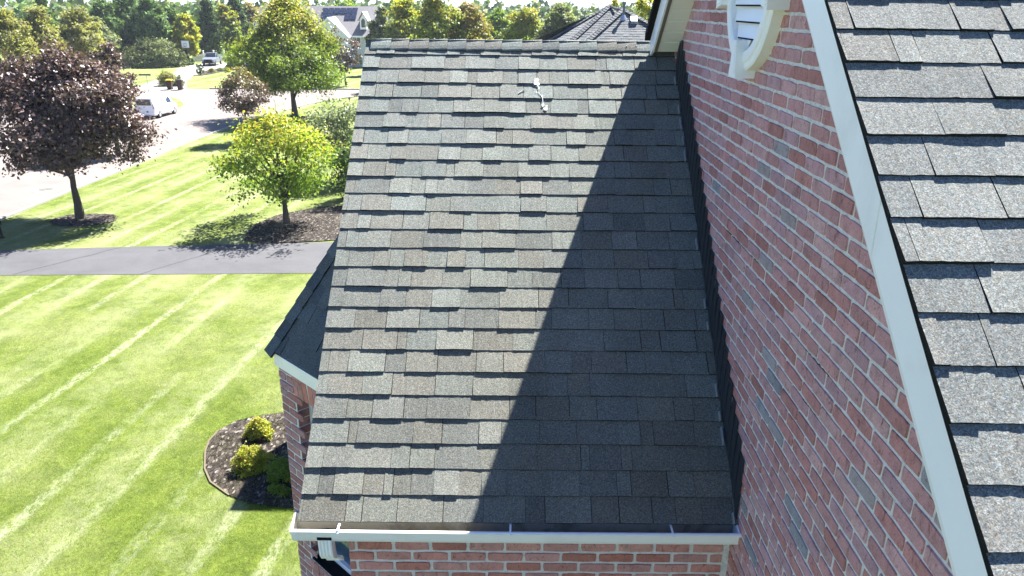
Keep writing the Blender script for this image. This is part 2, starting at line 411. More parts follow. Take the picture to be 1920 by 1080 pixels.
def weather(mb):
    """brown algae and grit staining, stronger in the middle and lower courses"""
    ph_ = rg.uniform(0, 6, 4)
    for i, f in enumerate(mb.f):
        x, y, z = mb.v[f[0]]; k = min(1, max(0, -y/2.7)); st = .5+.5*math.sin(x*2.3+ph_[0])*math.sin(y*1.7+ph_[1]) + .25*math.sin(x*7.1+ph_[2]+y)
        a = k*(.55+.45*st); c = mb.c[i]; mb.c[i] = (c[0]*(1-.22*a), c[1]*(1-.27*a), c[2]*(1-.33*a))
weather(field)
roof = field.build('wing_roof', M['shingle'], HOUSE)
# decking under the shingles, both slopes, with the white rake board under the left edge
mb = MB()
o_ = np.array([-W+.01, 0, 0]); L_ = 25*EXP
for sgn in (-1, 1):
    n_ = np.array([0, sgn*SN, CS]); v_ = np.array([0, sgn*CS, -SN])
    mb.frame_box((-W+.012, 0, 0), (1, 0, 0), v_, n_, (0, W-.03), (0, L_-.01), (-.03, -.003))
mb.build('roof_deck', M['dark'], HOUSE)
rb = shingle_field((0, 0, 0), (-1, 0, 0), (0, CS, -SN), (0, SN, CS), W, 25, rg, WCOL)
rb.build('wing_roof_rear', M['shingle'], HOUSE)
mb = MB(); mb.frame_box((-W+.03, -.06, -.05), (1, 0, 0), (0, -CS, -SN), (0, -SN, CS), (-.018, 0), (0, L_-.09), (-.15, -.012)); mb.frame_box((-W+.03, .06, -.05), (1, 0, 0), (0, CS, -SN), (0, SN, CS), (-.018, 0), (0, L_-.09), (-.15, -.012))
mb.build('wing_rake_board', M['white'], HOUSE)
mb = MB()
for sgn in (-1, 1): mb.frame_box((-W+.045, 0, 0), (1, 0, 0), (0, sgn*CS, -SN), (0, sgn*SN, CS), (0, .2), (.05, L_-.05), (-.14, -.13))
mb.build('wing_soffit', M['vinyl'], HOUSE)
# ridge caps
mb = MB(); x = -W+.04; k = 0
while x < .02:
    wd = .142*rg.uniform(.93, 1.07); c = np.array(WCOL[rg.integers(len(WCOL))])*rg.uniform(.95, 1.08); z0 = .012; z1 = .021
    if x > -.42: wd = .075*rg.uniform(.9, 1.1) if x < -.30 else .36
    pr = [(-.084, -.070), (-.079, -.060), (-.060, -.040), (-.036, -.0185), (-.014, -.0015), (0, .004), (.014, -.0015), (.036, -.0185), (.060, -.040), (.079, -.060), (.084, -.070)]
    sk = rg.normal(0, .003)
    A = [(x-(.03 if k else 0), y, z+.011) for y, z in pr]; B = [(x+wd+sk, y*1.02, z+.019) for y, z in pr]; Bb = [(x+wd+sk+.006, y*1.02, z+.004) for y, z in pr]
    n = len(pr); P = A+B+Bb
    mb.faces(P, [(i, i+1, n+i+1, n+i) for i in range(n-1)], tuple(c)); mb.faces(P, [(n+i, n+i+1, 2*n+i+1, 2*n+i) for i in range(n-1)], tuple(c*.3))  # end faces darkened in colour as the shade between caps
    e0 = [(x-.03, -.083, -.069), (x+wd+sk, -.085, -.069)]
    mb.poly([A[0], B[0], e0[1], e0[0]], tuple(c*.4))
    x += wd; k += 1
mb.build('ridge_cap', M['shingle'], HOUSE, weld=False)

BL, BH = .2041, .0674
BC = [tuple(a*b for a, b in zip(c, (1.18, 1.12, 1.11))) for c in [(.42, .235, .235), (.40, .215, .21), (.43, .26, .26), (.38, .19, .18), (.41, .25, .265), (.44, .28, .275), (.36, .175, .16), (.41, .23, .23), (.39, .245, .265)]]
BG = [(.34, .30, .31), (.28, .27, .29), (.36, .30, .30)]
def brick_wall(u0, u1, v0, v1, O, u, v, n, rg, ju, jv, skip=None, warm=1.0, joint=.0105, odd=.03, proud=.0052, dim=1.0):
    """bricks in running bond on plane O,u,v with outward normal n; head joints at ju + k*BL, bed joints at jv + k*BH"""
    mb = MB(); O, u, v, n = map(np.asarray, (O, u, v, n))
    k0 = math.floor((v0-jv)/BH); k1 = math.ceil((v1-jv)/BH)
    for k in range(k0, k1):
        off = ju + (BL/2 if k % 2 else 0); i0 = math.floor((u0-off)/BL)-1; i1 = math.ceil((u1-off)/BL)+1
        for i in range(i0, i1):
            a0 = max(off+i*BL+joint/2+rg.normal(0, .0012), u0); a1 = min(off+(i+1)*BL-joint/2+rg.normal(0, .0012), u1)
            b0 = max(jv+k*BH+joint/2, v0); b1 = min(jv+(k+1)*BH-joint/2, v1)
            if a1-a0 < .01 or b1-b0 < .01: continue
            if skip and skip((a0+a1)/2, (b0+b1)/2): continue
            c = np.array(BG[rg.integers(3)] if rg.random() < odd else BC[rg.integers(len(BC))])*rg.uniform(.88, 1.12)*dim; c = c*np.array([warm, 1, 2-warm])
            m_ = 5; pts = []
            for t in range(m_): pts.append((a0+(a1-a0)*t/m_, b0))
            for t in range(2): pts.append((a1, b0+(b1-b0)*t/2))
            for t in range(m_): pts.append((a1-(a1-a0)*t/m_, b1))
            for t in range(2): pts.append((a0, b1-(b1-b0)*t/2))
            cx, cy = (a0+a1)/2, (b0+b1)/2; ph = max(.0025, proud+rg.normal(0, .0012)); tl = rg.normal(0, .006, 2)
            out = []; inn = []
            for (x, y) in pts:
                corner = (abs(x-a0) < 1e-6 or abs(x-a1) < 1e-6) and (abs(y-b0) < 1e-6 or abs(y-b1) < 1e-6)
                x += rg.normal(0, .0011); y += rg.normal(0, .0011)
                if corner: x += (cx-x)*.022; y += (cy-y)*.07
                out.append(O+u*x+v*y-n*.004)
                s_ = .003; xi = x-s_*np.sign(x-cx); yi = y-s_*np.sign(y-cy)
                inn.append(O+u*xi+v*yi+n*(ph+tl[0]*(xi-cx)+tl[1]*(yi-cy)))
            q = len(out); mb.faces(out+inn, [tuple(range(q, 2*q))] + [(i_, (i_+1) % q, q+(i_+1) % q, q+i_) for i_ in range(q)], tuple(c))
    return mb
# gable wall, plane x=0 facing -X.  (u = along +Y, v = up)
gu, gv, gn = (0, 1, 0), (0, 0, 1), (-1, 0, 0)
APY = -1.911
def near_top(y): return .329 + .8387*(y+3.43)            # top of main roof, near slope
def far_top(y): return near_top(APY) - .845*(y-APY)
gb = brick_wall(-7.0, 3.2, -4.5, 1.6, (0, 0, 0), gu, gv, gn, rg, -.7085+BL/2, -.0245, skip=lambda a, b: b < -3.6 and a < -5.5 or (a > -2.5 and b < -2.75 and a > -2.3) or (a > -2.6 and b < .8387*a-.1))
clipp = [((0, APY, near_top(APY)-.08), (0, -SN, CS)), ((0, APY, near_top(APY)-.08), (0, SN, CS))]
wallm = MB(); wallm.poly([(0, -9.0, near_top(-9)-.06), (0, APY, near_top(APY)-.06), (0, 3.2, far_top(3.2)-.06), (0, 3.2, G), (0, -9.0, G)][::-1], m=0)
gw = wallm.build('gable_wall', M['mortar'], HOUSE)
gwb = gb.build('gable_brickwork', M['brick'], HOUSE, clip=clipp)
# cracks in the mortar of the gable wall
mb = MB()
def crack(y0, y1, z, t):
    ys = np.linspace(y0, y1, 14); a = [(-.0075, y, z+rg.normal(0, .0015)) for y in ys]; hw = [t*abs(math.sin(i*1.3+1))*rg.uniform(.4, 1) for i in range(14)]
    m1 = MB(); m1.faces([(x, y, zz+h) for (x, y, zz), h in zip(a, hw)] + [(x, y, zz-h) for (x, y, zz), h in zip(a, hw)], [(i, i+1, 15+i, 14+i) for i in range(13)]); m1.build('mortar_crack', M['dark'], HOUSE)
crack(-1.95, -2.35, -.0245-13*BH, .004); crack(-2.42, -2.56, -.0245-13*BH, .004); crack(-3.25, -3.5, -.0245-15*BH-.0, .004); crack(-3.3, -3.47, -.0245-18*BH, .004)

# main roof near slope: courses fitted to the photo
y0_, z0_ = -3.577, .206
n0 = -int(((z0_)-near_top(APY))/(EXP*SN))          # courses above the reference
Om = np.array([-.205, y0_ + n0*EXP*CS, z0_ + n0*EXP*SN])
rg = np.random.default_rng(23)
MCOL = [tuple(.76*q for q in c) for c in [(.30, .305, .30), (.32, .325, .315), (.28, .285, .285), (.31, .30, .29), (.29, .30, .305), (.265, .27, .27), (.295, .285, .275)]]
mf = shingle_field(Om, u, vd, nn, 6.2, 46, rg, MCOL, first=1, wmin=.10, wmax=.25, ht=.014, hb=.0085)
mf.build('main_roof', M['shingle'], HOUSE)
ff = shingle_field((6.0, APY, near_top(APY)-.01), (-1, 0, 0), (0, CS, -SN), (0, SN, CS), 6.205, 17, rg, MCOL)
ff.build('main_roof_rear', M['shingle'], HOUSE, clip=[((0, 0, 0), (0, 0, 0)) for _ in ()])
mb = MB()
mb.prism([(-.175, -9, near_top(-9)-.035), (-.175, APY, near_top(APY)-.035), (-.175, APY, near_top(APY)-.055), (-.175, -9, near_top(-9)-.055)], (6.1, 0, 0))
mb.prism([(-.175, APY, near_top(APY)-.035), (-.175, -.06, far_top(-.06)-.035), (-.175, -.06, far_top(-.06)-.055), (-.175, APY, near_top(APY)-.055)], (6.1, 0, 0))
mb.build('main_roof_deck', M['dark'], HOUSE)
# edge of the shingle pack along the near rake (dark lip)
mb = MB(); mb.prism([(-.198, -9, near_top(-9)-.006), (-.198, APY, near_top(APY)-.006), (-.198, APY, near_top(APY)-.034), (-.198, -9, near_top(-9)-.034)], (.02, 0, 0))
mb.prism([(-.232, APY, near_top(APY)+.025), (-.232, -.08, far_top(-.08)+.025), (-.232, -.08, far_top(-.08)-.03), (-.232, APY, near_top(APY)-.03)], (.042, 0, 0))  # far lip raised and pushed out to shift its shadow on the wing roof
mb.build('rake_shingle_edge', M['dark'], HOUSE)
# near rake fascia (two lengths with an overlap seam) and its stepped lower bead
def ft(y): return near_top(y)-.034
mb = MB()
seam = -4.02
for a, b, xx in ((-9, seam+.02, -.190), (seam-.012, APY, -.1935)):
    mb.prism([(xx, a, ft(a)), (xx, b, ft(b)), (xx, b, ft(b)-.176), (xx, a, ft(a)-.176)], (.016, 0, 0))
mb.build('rake_fascia', M['white'], HOUSE)
mb = MB(); mb.prism([(-.19, -9, ft(-9)-.176), (-.19, APY, ft(APY)-.176), (-.19, APY, ft(APY)-.192), (-.19, -9, ft(-9)-.192)], (.188, 0, 0)); mb.build('near_soffit', M['vinyl'], HOUSE)
# far rake: fascia, brown return and panelled soffit, ending on the wing roof
def fb(y): return -.048 - (y+.211)*.845
ye = -.215
mb = MB(); mb.prism([(-.19, APY, fb(APY)+.24), (-.19, ye+.17, fb(ye+.17)+.24), (-.19, ye+.10, fb(ye+.1)+.05), (-.19, ye, fb(ye)+.004), (-.19, APY, fb(APY)+.004)], (.014, 0, 0)); mb.build('rake_fascia', M['white'], HOUSE)
mb = MB(); mb.prism([(-.178, APY, fb(APY)+.006), (-.178, ye, fb(ye)+.006), (-.178, ye, fb(ye)-.006), (-.178, APY, fb(APY)-.006)], (.022, 0, 0)); mb.build('soffit_trim', M['trim_brown'], HOUSE)
mb = MB(); y = ye; i = 0
while y > APY:
    y2 = max(y-.088, APY)
    mb.prism([(-.158, y, fb(y)), (-.158, y2+.011, fb(y2+.011)), (-.158, y2+.011, fb(y2+.011)+.02), (-.158, y, fb(y)+.02)], (.158, 0, 0))
    mb.prism([(-.158, y2+.011, fb(y2+.011)+.013), (-.158, y2, fb(y2)+.013), (-.158, y2, fb(y2)+.02), (-.158, y2+.011, fb(y2+.011)+.02)], (.158, 0, 0), m=1)
    y = y2
mb.build('soffit', [M['vinyl'], mat_plain('soffit_groove', (.33, .32, .29), .7, .2)], HOUSE)  # groove tone darkened to paint the shade between soffit panels
mb = MB(); mb.prism([(-.19, ye-.002, fb(ye)+.2), (0, ye-.002, fb(ye)+.2), (0, ye-.002, fb(ye)+.004), (-.19, ye-.002, fb(ye)+.004)], (0, .01, 0)); mb.build('rake_end_board', M['white'], HOUSE)
# step flashing climbing the gable wall
ty, tz = -.3888, -.0245; run = BH/math.tan(SL)
for i in range(-2, 31):
    ya = ty - i*run; z = tz - i*BH
    y1 = ya - run; ylo = y1
    t = .003
    if ylo < -2.80: continue
    def rz(y): return .8387*y - .02
    yb = ya + .035
    mb = MB(); lean = .014
    P = [(-.003, ya+.001, z+.001), (-.010, y1, z-.001), (-.012, y1-.004, max(rz(y1), z-.35)), (-.006, yb, rz(yb)), (-.003, yb, z-.06)]
    mb.prism([(x_-t, y_, z_) for x_, y_, z_ in P], (t, 0, 0))
    mb.build('step_flashing', M['flash'], HOUSE)
mb = MB()
for k in (3, 5, 6, 7, 8, 13, 16, 17, 20, 21, 22, 25):
    y = -k*EXP*CS; z = -k*EXP*SN; L = rg.uniform(.05, .11)
    mb = MB(); mb.frame_box((-.033, y, z), (1, 0, 0), (0, CS, SN), (0, -SN, CS), (0, .006), (.0, L), (.004, .03)); mb.build('flashing_edge', M['galv'], HOUSE)

# attic vent: oval frame with louvres and four keystones
VC = np.array([0, -2.08, .41]); va, vb_ = .415, .44
vent = tag(MB().build('gable_vent', M['ventwhite'], HOUSE), None)
def oval(a, b, n=64): return [(a*math.cos(2*math.pi*i/n), b*math.sin(2*math.pi*i/n)) for i in range(n)]
def ring(mb, prof, n=64):
    """prof: list of (scale offset from outer, proud)"""
    P = []
    for off, pr in prof:
        for (yy, zz) in oval(va-off, vb_-off, n): P.append((-pr, VC[1]+yy, VC[2]+zz))
    k = len(prof); mb.faces(P, [(j*n+i, j*n+(i+1) % n, (j+1)*n+(i+1) % n, (j+1)*n+i) for j in range(k-1) for i in range(n)])
mb = MB(); ring(mb, [(0, 0), (0, .055), (.010, .062), (.035, .062), (.04, .070), (.085, .072), (.095, .064), (.10, .045), (.106, .030), (.112, .012)])
bpy.data.objects.remove(vent, do_unlink=True)
vent = mb.build('gable_vent', M['ventwhite'], HOUSE, smooth=False)
def sub(mb, name, mat, par):
    o = mb.build(name, mat); o.parent = par; return o
mb = MB(); z = VC[2]-.45
ia, ib = va-.100, vb_-.100
zz = -ib+.055
while zz < ib-.03:
    hw = ia*math.sqrt(max(0, 1-(zz/ib)**2)); hw2 = ia*math.sqrt(max(0, 1-(min(zz+.077, ib-.001)/ib)**2))
    mb.poly([(-.050, VC[1]-hw*.97, VC[2]+zz), (-.050, VC[1]+hw*.97, VC[2]+zz), (-.028, VC[1]+hw2, VC[2]+zz+.078), (-.028, VC[1]-hw2, VC[2]+zz+.078)])
    mb.poly([(-.050, VC[1]-hw*.97, VC[2]+zz), (-.050, VC[1]+hw*.97, VC[2]+zz), (-.040, VC[1]+hw*.97, VC[2]+zz-.003), (-.040, VC[1]-hw*.97, VC[2]+zz-.003)])
    mb.poly([(-.052, VC[1]-hw*.86, VC[2]+zz+.001), (-.052, VC[1]+hw*.86, VC[2]+zz+.001), (-.052, VC[1]+hw*.86, VC[2]+zz-.0065), (-.052, VC[1]-hw*.86, VC[2]+zz-.0065)], m=1)  # dark strip paints the shade of the slot below the louvre
    zz += .078
mb.poly([(-.050, VC[1]-.09, VC[2]-ib+.055), (-.050, VC[1]+.09, VC[2]-ib+.055), (-.045, VC[1]+.02, VC[2]-ib+.004), (-.045, VC[1]-.02, VC[2]-ib+.004)])
sub(mb, 'louvre', [M['ventwhite'], M['dark']], vent)
mb = MB(); mb.faces([(-.014, VC[1]+a*.9, VC[2]+b*.9) for a, b in oval(ia, ib)], [tuple(range(64))]); sub(mb, 'vent_screen', M['dark'], vent)
def keystone(c, d, wi, wo, L0, L1, pr):
    d = np.array(d, float); q = np.array([-d[1], d[0]]); c = np.array(c, float)
    P = [c+d*L0-q*wi, c+d*L0+q*wi, c+d*L1+q*wo, c+d*L1-q*wo]
    mb = MB(); mb.prism([(-.002, *p) for p in P], (-pr+.002, 0, 0))
    Pi = [c+d*(L0+.02)-q*(wi-.013), c+d*(L0+.02)+q*(wi-.013), c+d*(L1-.015)+q*(wo-.015), c+d*(L1-.015)-q*(wo-.015)]
    mb.prism([(-pr, *p) for p in Pi], (-.004, 0, 0)); return sub(mb, 'keystone', M['ventwhite'], vent)
keystone(VC[1:], (0, -1), .030, .062, vb_-.145, vb_+.035, .105)
keystone(VC[1:], (0, 1), .030, .062, vb_-.145, vb_+.035, .105)
keystone(VC[1:], (1, 0), .13, .15, va-.06, va+.035, .105)
keystone(VC[1:], (-1, 0), .13, .15, va-.06, va+.035, .105)

# front wall of the wing under the eave
FY = -2.65
rg = np.random.default_rng(31)
fw = brick_wall(-2.09, -.036, -4.6, -2.30, (0, FY, 0), (1, 0, 0), (0, 0, 1), (0, -1, 0), rg, -1.9+.055, -2.549, warm=1.12, odd=.0, joint=.012, dim=.95)
fw.build('wing_brickwork', M['brick'], HOUSE)
mb = MB(); mb.box(-2.088, -.0, FY, FY+.01, G, -2.3); mb.build('wing_wall', M['mortar'], HOUSE)
mb = MB(); mb.box(-.034, -.0045, FY-.006, FY+.008, G, -2.32); mb.build('corner_caulk', M['mortar'], HOUSE)
# wing gable end wall (mostly hidden, faces -X)
mb = MB(); mb.prism([(-2.088, FY+.012, G), (-2.088, FY+.012, -2.36), (-2.088, 0, -.16), (-2.088, 2.65, -2.36), (-2.088, 2.65, G)], (.1, 0, 0)); mb.build('wing_end_wall', M['mortar'], HOUSE)
eb = brick_wall(FY+.02, -1.78, -5.0, -2.36, (-2.088, 0, 0), (0, 1, 0), (0, 0, 1), (-1, 0, 0), rg, FY, -2.549, dim=.9)
eb.build('wing_end_brickwork', M['brick'], HOUSE)

# gutter along the eave
GX0, GX1, GZ = -2.352, .0, -2.303
prof = [(-2.6960, GZ+.030), (-2.6960, GZ-.092), (-2.7680, GZ-.092), (-2.7800, GZ-.072), (-2.7880, GZ-.030), (-2.8060, GZ-.016), (-2.8100, GZ-.004), (-2.8040, GZ+.002), (-2.7930, GZ+.001)]
mb = MB()
n = len(prof); xs = np.linspace(GX0, GX1, 25)
P = [(x, y, z-.004*math.sin((x+2.3)*1.3)) for x in xs for y, z in prof]
for i in range(24):
    for j in range(n-1):
        mb.faces([P[i*n+j], P[i*n+j+1], P[(i+1)*n+j+1], P[(i+1)*n+j]], [(0, 1, 2, 3)])
    # inside skin
for i in range(24):
    x0, x1 = xs[i], xs[i+1]; dz0, dz1 = -.004*math.sin((x0+2.3)*1.3), -.004*math.sin((x1+2.3)*1.3)
    ins = [(-2.6980, GZ+.028), (-2.6990, GZ-.081), (-2.7670, GZ-.081), (-2.7760, GZ-.070), (-2.7840, GZ-.03), (-2.7930, GZ-.001)]
    for j in range(len(ins)-1):
        a, b = ins[j], ins[j+1]; mb.poly([(x0, a[0], a[1]+dz0), (x1, a[0], a[1]+dz1), (x1, b[0], b[1]+dz1), (x0, b[0], b[1]+dz0)], m=1)
gut = mb.build('gutter', [M['white'], M['gutterin']], HOUSE)
mb = MB(); mb.box(GX0+.004, GX1-.003, -2.6955, -2.6730, GZ-.10, GZ+.029); mb.build('eave_fascia', M['gutterin'], HOUSE)
for xx in (GX0, GX1-.012):
    mb = MB(); mb.prism([(xx-.001, y, z) for y, z in prof], (.006, 0, 0)); sub(mb, 'end_cap', M['white'], gut)
for uu in (633, 957, 1262):
    xh = pxy(uu, 992, -2.7980)[0]
    mb = MB(); mb.box(xh-.005, xh+.005, -2.8040, -2.6930, GZ+.0022, GZ+.006); mb.tube([(xh, -2.7950, GZ-.012), (xh, -2.8140, GZ-.012)], .006, 8); sub(mb, 'gutter_hanger', M['white'], gut)
# drip edge under the last course
mb = MB(); mb.frame_box((-W+.004, 0, 0), (1, 0, 0), (0, -CS, -SN), (0, -SN, CS), (0, W-.008), (L_-.10, L_-.004), (-.006, -.0035)); mb.build('drip_edge', M['dark'], HOUSE)
# downspout: outlet, elbow and pipe going back to the wall
mb = MB()
def dsec(c, a, b, w_, d_):
    a = np.asarray(a); b = np.asarray(b); c = np.asarray(c); pts = []
    for i in range(9): pts.append(c + a*(-w_+2*w_*i/8) + b*(d_ + (.0035 if i % 2 else 0)))
    pts += [c+a*w_-b*d_, c-a*w_-b*d_]
    return pts
dx = pxy(612, 1030, -2.76)[0]; zt, zb_ = -2.372, pxy(612, 1043, -2.76)[2]
path = [((dx, -2.750, zt), (0, -1, 0)), ((dx, -2.750, zt-.03), (0, -1, 0)), ((dx+.002, -2.748, zb_+.02), (0, -1, .05)), ((dx+.006, -2.738, zb_-.025), (0, -.85, .45)), ((dx+.015, -2.715, zb_-.055), (0, -.6, .8)), ((dx+.03, -2.68, zb_-.075), (0, -.45, .9))]
secs = [dsec(c, (1, 0, 0), b, .036, .030) for c, b in path]
path2 = secs
for A, B in zip(secs[:-1], secs[1:]):
    k = len(A); mb.faces(A+B, [(i, (i+1) % k, k+(i+1) % k, k+i) for i in range(k)])
DS = mb.build('downspout', M['white'], HOUSE)
mb = MB(); mb.box(dx-.038, dx+.038, -2.785, -2.715, zt-.006, zt+.012); sub(mb, 'outlet', M['dark'], DS)

# 45 degree bay on the left
bo = np.array([-2.925, -.983, 0]); bd = np.array([.7071, -.7071, 0]); bn = np.array([-.7071, -.7071, 0]); bz = np.array([0, 0, 1.0])
OPL, OPT, OPB = .215, -2.412, -3.868
rg = np.random.default_rng(41)
bw = brick_wall(0, 1.19, G, -2.16, bo, bd, bz, bn, rg, 0.0, -2.412, skip=lambda a, b: (a > OPL and OPB-.12 < b < OPT) or (b > OPT and a > .215 - .0*(b-OPT)) or (a > OPL and -5.8 > b > -7.4), warm=1.0, dim=.8)
# soldier bricks over the window
for i in range(14):
    a0 = OPL - .012 + i*.0675; c = np.array(BC[rg.integers(len(BC))])*rg.uniform(.8, 1.1)*np.array([1.1, .98, .85])
    lean = -.045 if i < 3 else -.02*(1-i/14)
    P = [bo+bd*(a0+.005)+bz*OPT, bo+bd*(a0+.0625)+bz*OPT, bo+bd*(a0+.0625+lean)+bz*-2.17, bo+bd*(a0+.005+lean)+bz*-2.17]
    bw.prism([p-bn*.004 for p in P], bn*.008, tuple(c))
for i in range(12):
    a0 = OPL - .03 + i*.0675; c = np.array(BC[rg.integers(len(BC))])*rg.uniform(.8, 1.0)*.9
    bw.frame_box(bo, bd, bz, bn, (a0+.004, a0+.062), (OPB-.105, OPB-.004), (-.005, .005), tuple(c))
# jamb return bricks
for k in range(22):
    z = OPT-.003-(k+1)*BH
    if z < OPB: break
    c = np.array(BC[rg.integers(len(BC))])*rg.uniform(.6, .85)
    bw.frame_box(bo, bd, bz, bn, (OPL+.001, OPL+.005), (z+.010, z+BH), (-.092, -.002), tuple(c))
bw.build('bay_brickwork', M['brick'], HOUSE)
mb = MB()
def bwall(a, b, z0, z1): mb.frame_box(bo, bd, bz, bn, (a, b), (z0, z1), (-.11, 0))
bwall(.0, OPL, G, -2.16); bwall(OPL, 1.2, OPT, -2.16); bwall(OPL, 1.2, G, OPB)
mb.build('bay_wall', M['mortar'], HOUSE)
mb = MB(); mb.poly([(-2.925, -.983, G), (-2.925, -.983, -2.16), (-2.925, .983, -2.16), (-2.925, .983, G)]); mb.poly([(-2.925, .983, G), (-2.925, .983, -2.16), (-2.09, 1.82, -2.16), (-2.09, 1.82, G)]); mb.build('bay_side_wall', M['mortar'], HOUSE)
mb = MB(); mb.frame_box(bo, bd, bz, bn, (OPL+.006, 1.19), (OPB+.0, OPB+.012), (-.20, -.002)); mb.build('window_sill', M['dark'], HOUSE)  # black colour holds the deep shade of the recess as well as mildew
WIN = MB(); WIN.frame_box(bo, bd, bz, bn, (OPL+.006, 1.18), (OPB+.012, OPB+.055), (-.16, -.105)); WIN.frame_box(bo, bd, bz, bn, (OPL+.006, OPL+.05), (OPB+.055, OPT), (-.16, -.093)); WIN.frame_box(bo, bd, bz, bn, (OPL+.05, 1.18), (-3.20, -3.16), (-.16, -.115)); WIN.frame_box(bo, bd, bz, bn, (OPL+.05, 1.18), (OPT-.05, OPT), (-.16, -.1))
WIN = WIN.build('bay_window', M['white'], HOUSE)
mb = MB(); mb.frame_box(bo, bd, bz, bn, (OPL+.05, 1.18), (OPB+.055, OPT-.05), (-.15, -.135)); sub(mb, 'pane', M['skyglass'], WIN)
# bay cornice and steep hipped bay roof
cb = MB()
def wrap(off, z0, z1, th):
    """cornice strip following the three outer faces of the bay"""
    t = math.tan(R(22.5))*off
    A = np.array([-2.925-off, -.983-t, 0]); B = np.array([-2.925-off, .983+t, 0])
    D = A + np.array([.7071, -.7071, 0])*1.25; E2 = B + np.array([.7071, .7071, 0])*1.25
    for p, q, nn_ in ((A, D, bn), (B, A, np.array([-1, 0, 0.])), (E2, B, np.array([-.7071, .7071, 0]))):
        cb.prism([p+bz*z0, q+bz*z0, q+bz*z1, p+bz*z1], -nn_*th)
wrap(.026, -2.236, -2.150, .02); wrap(.045, -2.1495, -2.118, .04)
cb.build('bay_cornice', M['white'], HOUSE)
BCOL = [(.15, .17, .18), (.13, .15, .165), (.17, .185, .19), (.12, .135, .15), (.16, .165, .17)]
E0 = np.array([-2.972, -1.006, -2.094]); hip = np.array([.5688, .2356, .8498]); hipn = nz(hip)
dslope = nz(np.cross(bd, hipn)); 
if dslope[2] < 0: dslope = -dslope
upv = nz(np.cross(dslope, bd)); upv = upv if upv[2] > 0 else -upv
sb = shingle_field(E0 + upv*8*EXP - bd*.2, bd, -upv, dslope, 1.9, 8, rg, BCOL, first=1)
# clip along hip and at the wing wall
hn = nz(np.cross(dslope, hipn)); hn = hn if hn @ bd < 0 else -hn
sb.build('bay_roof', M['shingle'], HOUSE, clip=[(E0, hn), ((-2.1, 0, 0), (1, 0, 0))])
# second (west) face and third
wn = nz(np.cross(np.array([0, 1.0, 0]), hipn)); wn = wn if wn[2] > 0 else -wn
mb = MB(); tx = (-2.1-E0[0])/hipn[0]; HP = E0+hipn*tx; HPm = np.array([HP[0], -HP[1], HP[2]]); E0m = np.array([E0[0], -E0[1], E0[2]])
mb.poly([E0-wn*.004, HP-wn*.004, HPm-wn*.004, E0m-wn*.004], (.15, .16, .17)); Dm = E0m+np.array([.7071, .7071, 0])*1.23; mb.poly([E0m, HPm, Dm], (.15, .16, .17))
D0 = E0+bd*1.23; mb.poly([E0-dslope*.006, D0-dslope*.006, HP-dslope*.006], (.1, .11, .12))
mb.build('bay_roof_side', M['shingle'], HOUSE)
mb = MB(); t = -.03
while t < tx-.02:
    c = np.array(BCOL[rg.integers(len(BCOL))])*rg.uniform(.9, 1.15)
    pa, pb = E0+hipn*(t), E0+hipn*(t+.165)
    a_ = nz(np.cross(dslope, hipn)); a_ = a_ if a_@bd > 0 else -a_
    b_ = nz(np.cross(wn, hipn)); b_ = b_ if b_@np.array([0, 1, 0]) > 0 else -b_
    wdt = .10
    def cap(p, h): return [p+a_*wdt+dslope*h, p+a_*.03+dslope*(h+.004), p+nz(dslope+wn)*(h+.006), p+b_*.03+wn*(h+.004), p+b_*wdt+wn*h]
    A_ = cap(pa, .020); B_ = cap(pb, .011)
    mb.faces(A_+B_, [(i, i+1, 5+i+1, 5+i) for i in range(4)], tuple(c))
    A2 = cap(pa, .004); mb.faces(A_+A2, [(i, i+1, 5+i+1, 5+i) for i in range(4)], tuple(c*.3))
    mb.poly([A_[0], B_[0], cap(pb, 0)[0], A2[0]], tuple(c*.3))
    t += .142
mb.build('bay_hip_cap', M['shingle'], HOUSE)
# hidden rear parts of the house; last box added to shade the bed
mb = MB(); mb.box(.004, 6, -9, 3.2, G, near_top(-9)-.1); mb.box(.02, 6, -.2, 3.2, G, -2.7); mb.box(-2.0, 6, 3.3, 14, G, -3.3); mb.box(-4.1, 2, 11.15, 12.95, G, -2.5)
mb.build('rear_wall_and_shade_box', M['housewall'], HOUSE)
mb = MB(); mb.faces([(-2.3, 3, -3.3), (6, 3, -3.3), (6, 14.3, -3.3), (-2.3, 14.3, -3.3), (0, 7, -1.9), (4, 7, -1.9)], [(0, 1, 5, 4), (1, 2, 5), (2, 3, 4, 5), (3, 0, 4)], (.2, .21, .22)); mb.build('rear_roof', M['shingle'], HOUSE)
for uu in (1175, 1193):
    p_ = pxy(uu, 87, -.055); mb = MB(); mb.ellipsoid(p_, (.005, .004, .005), 8, 6); mb.build('nail_head', M['galv'], HOUSE)
# bird droppings and a twig on the shingles
mb = MB()
def roofpt(uv, h):
    d = _F + (uv[0]-960)/F_PX*_R - (uv[1]-540)/F_PX*_U; n_ = np.array(nn); t = (h-CAM@n_)/(d@n_); return CAM+t*d
def splat(cx, cy, r, pts=12, el=1.0):
    r *= .72
    c = roofpt((cx, cy), .013); P = []
    for i in range(pts*2):
        a = math.pi*i/pts; rr = r*(1 if i % 2 else rg.uniform(.45, .8))*rg.uniform(.7, 1.25)
        P.append(c + np.array(u)*rr*math.cos(a) + np.array(vd)*rr*math.sin(a)*el)
    mb.prism(P, np.array(nn)*.0015)
splat(1006, 152, .028, 7, 1.6); splat(1004, 157, .020, 6); splat(1009, 158, .016, 6, 1.5); splat(1023, 204, .026, 7, .8); splat(1018, 197, .015, 5, 1.5); splat(1010, 165, .009, 5, 2.5); splat(1017, 181, .007, 5, 2.6); splat(1025, 199, .011, 5); splat(1006, 173, .008, 5)
P = [roofpt(q, .014) for q in ((1009, 172), (1014, 178), (1017, 184), (1018, 192))]; mb.tube(P, .002, 5)
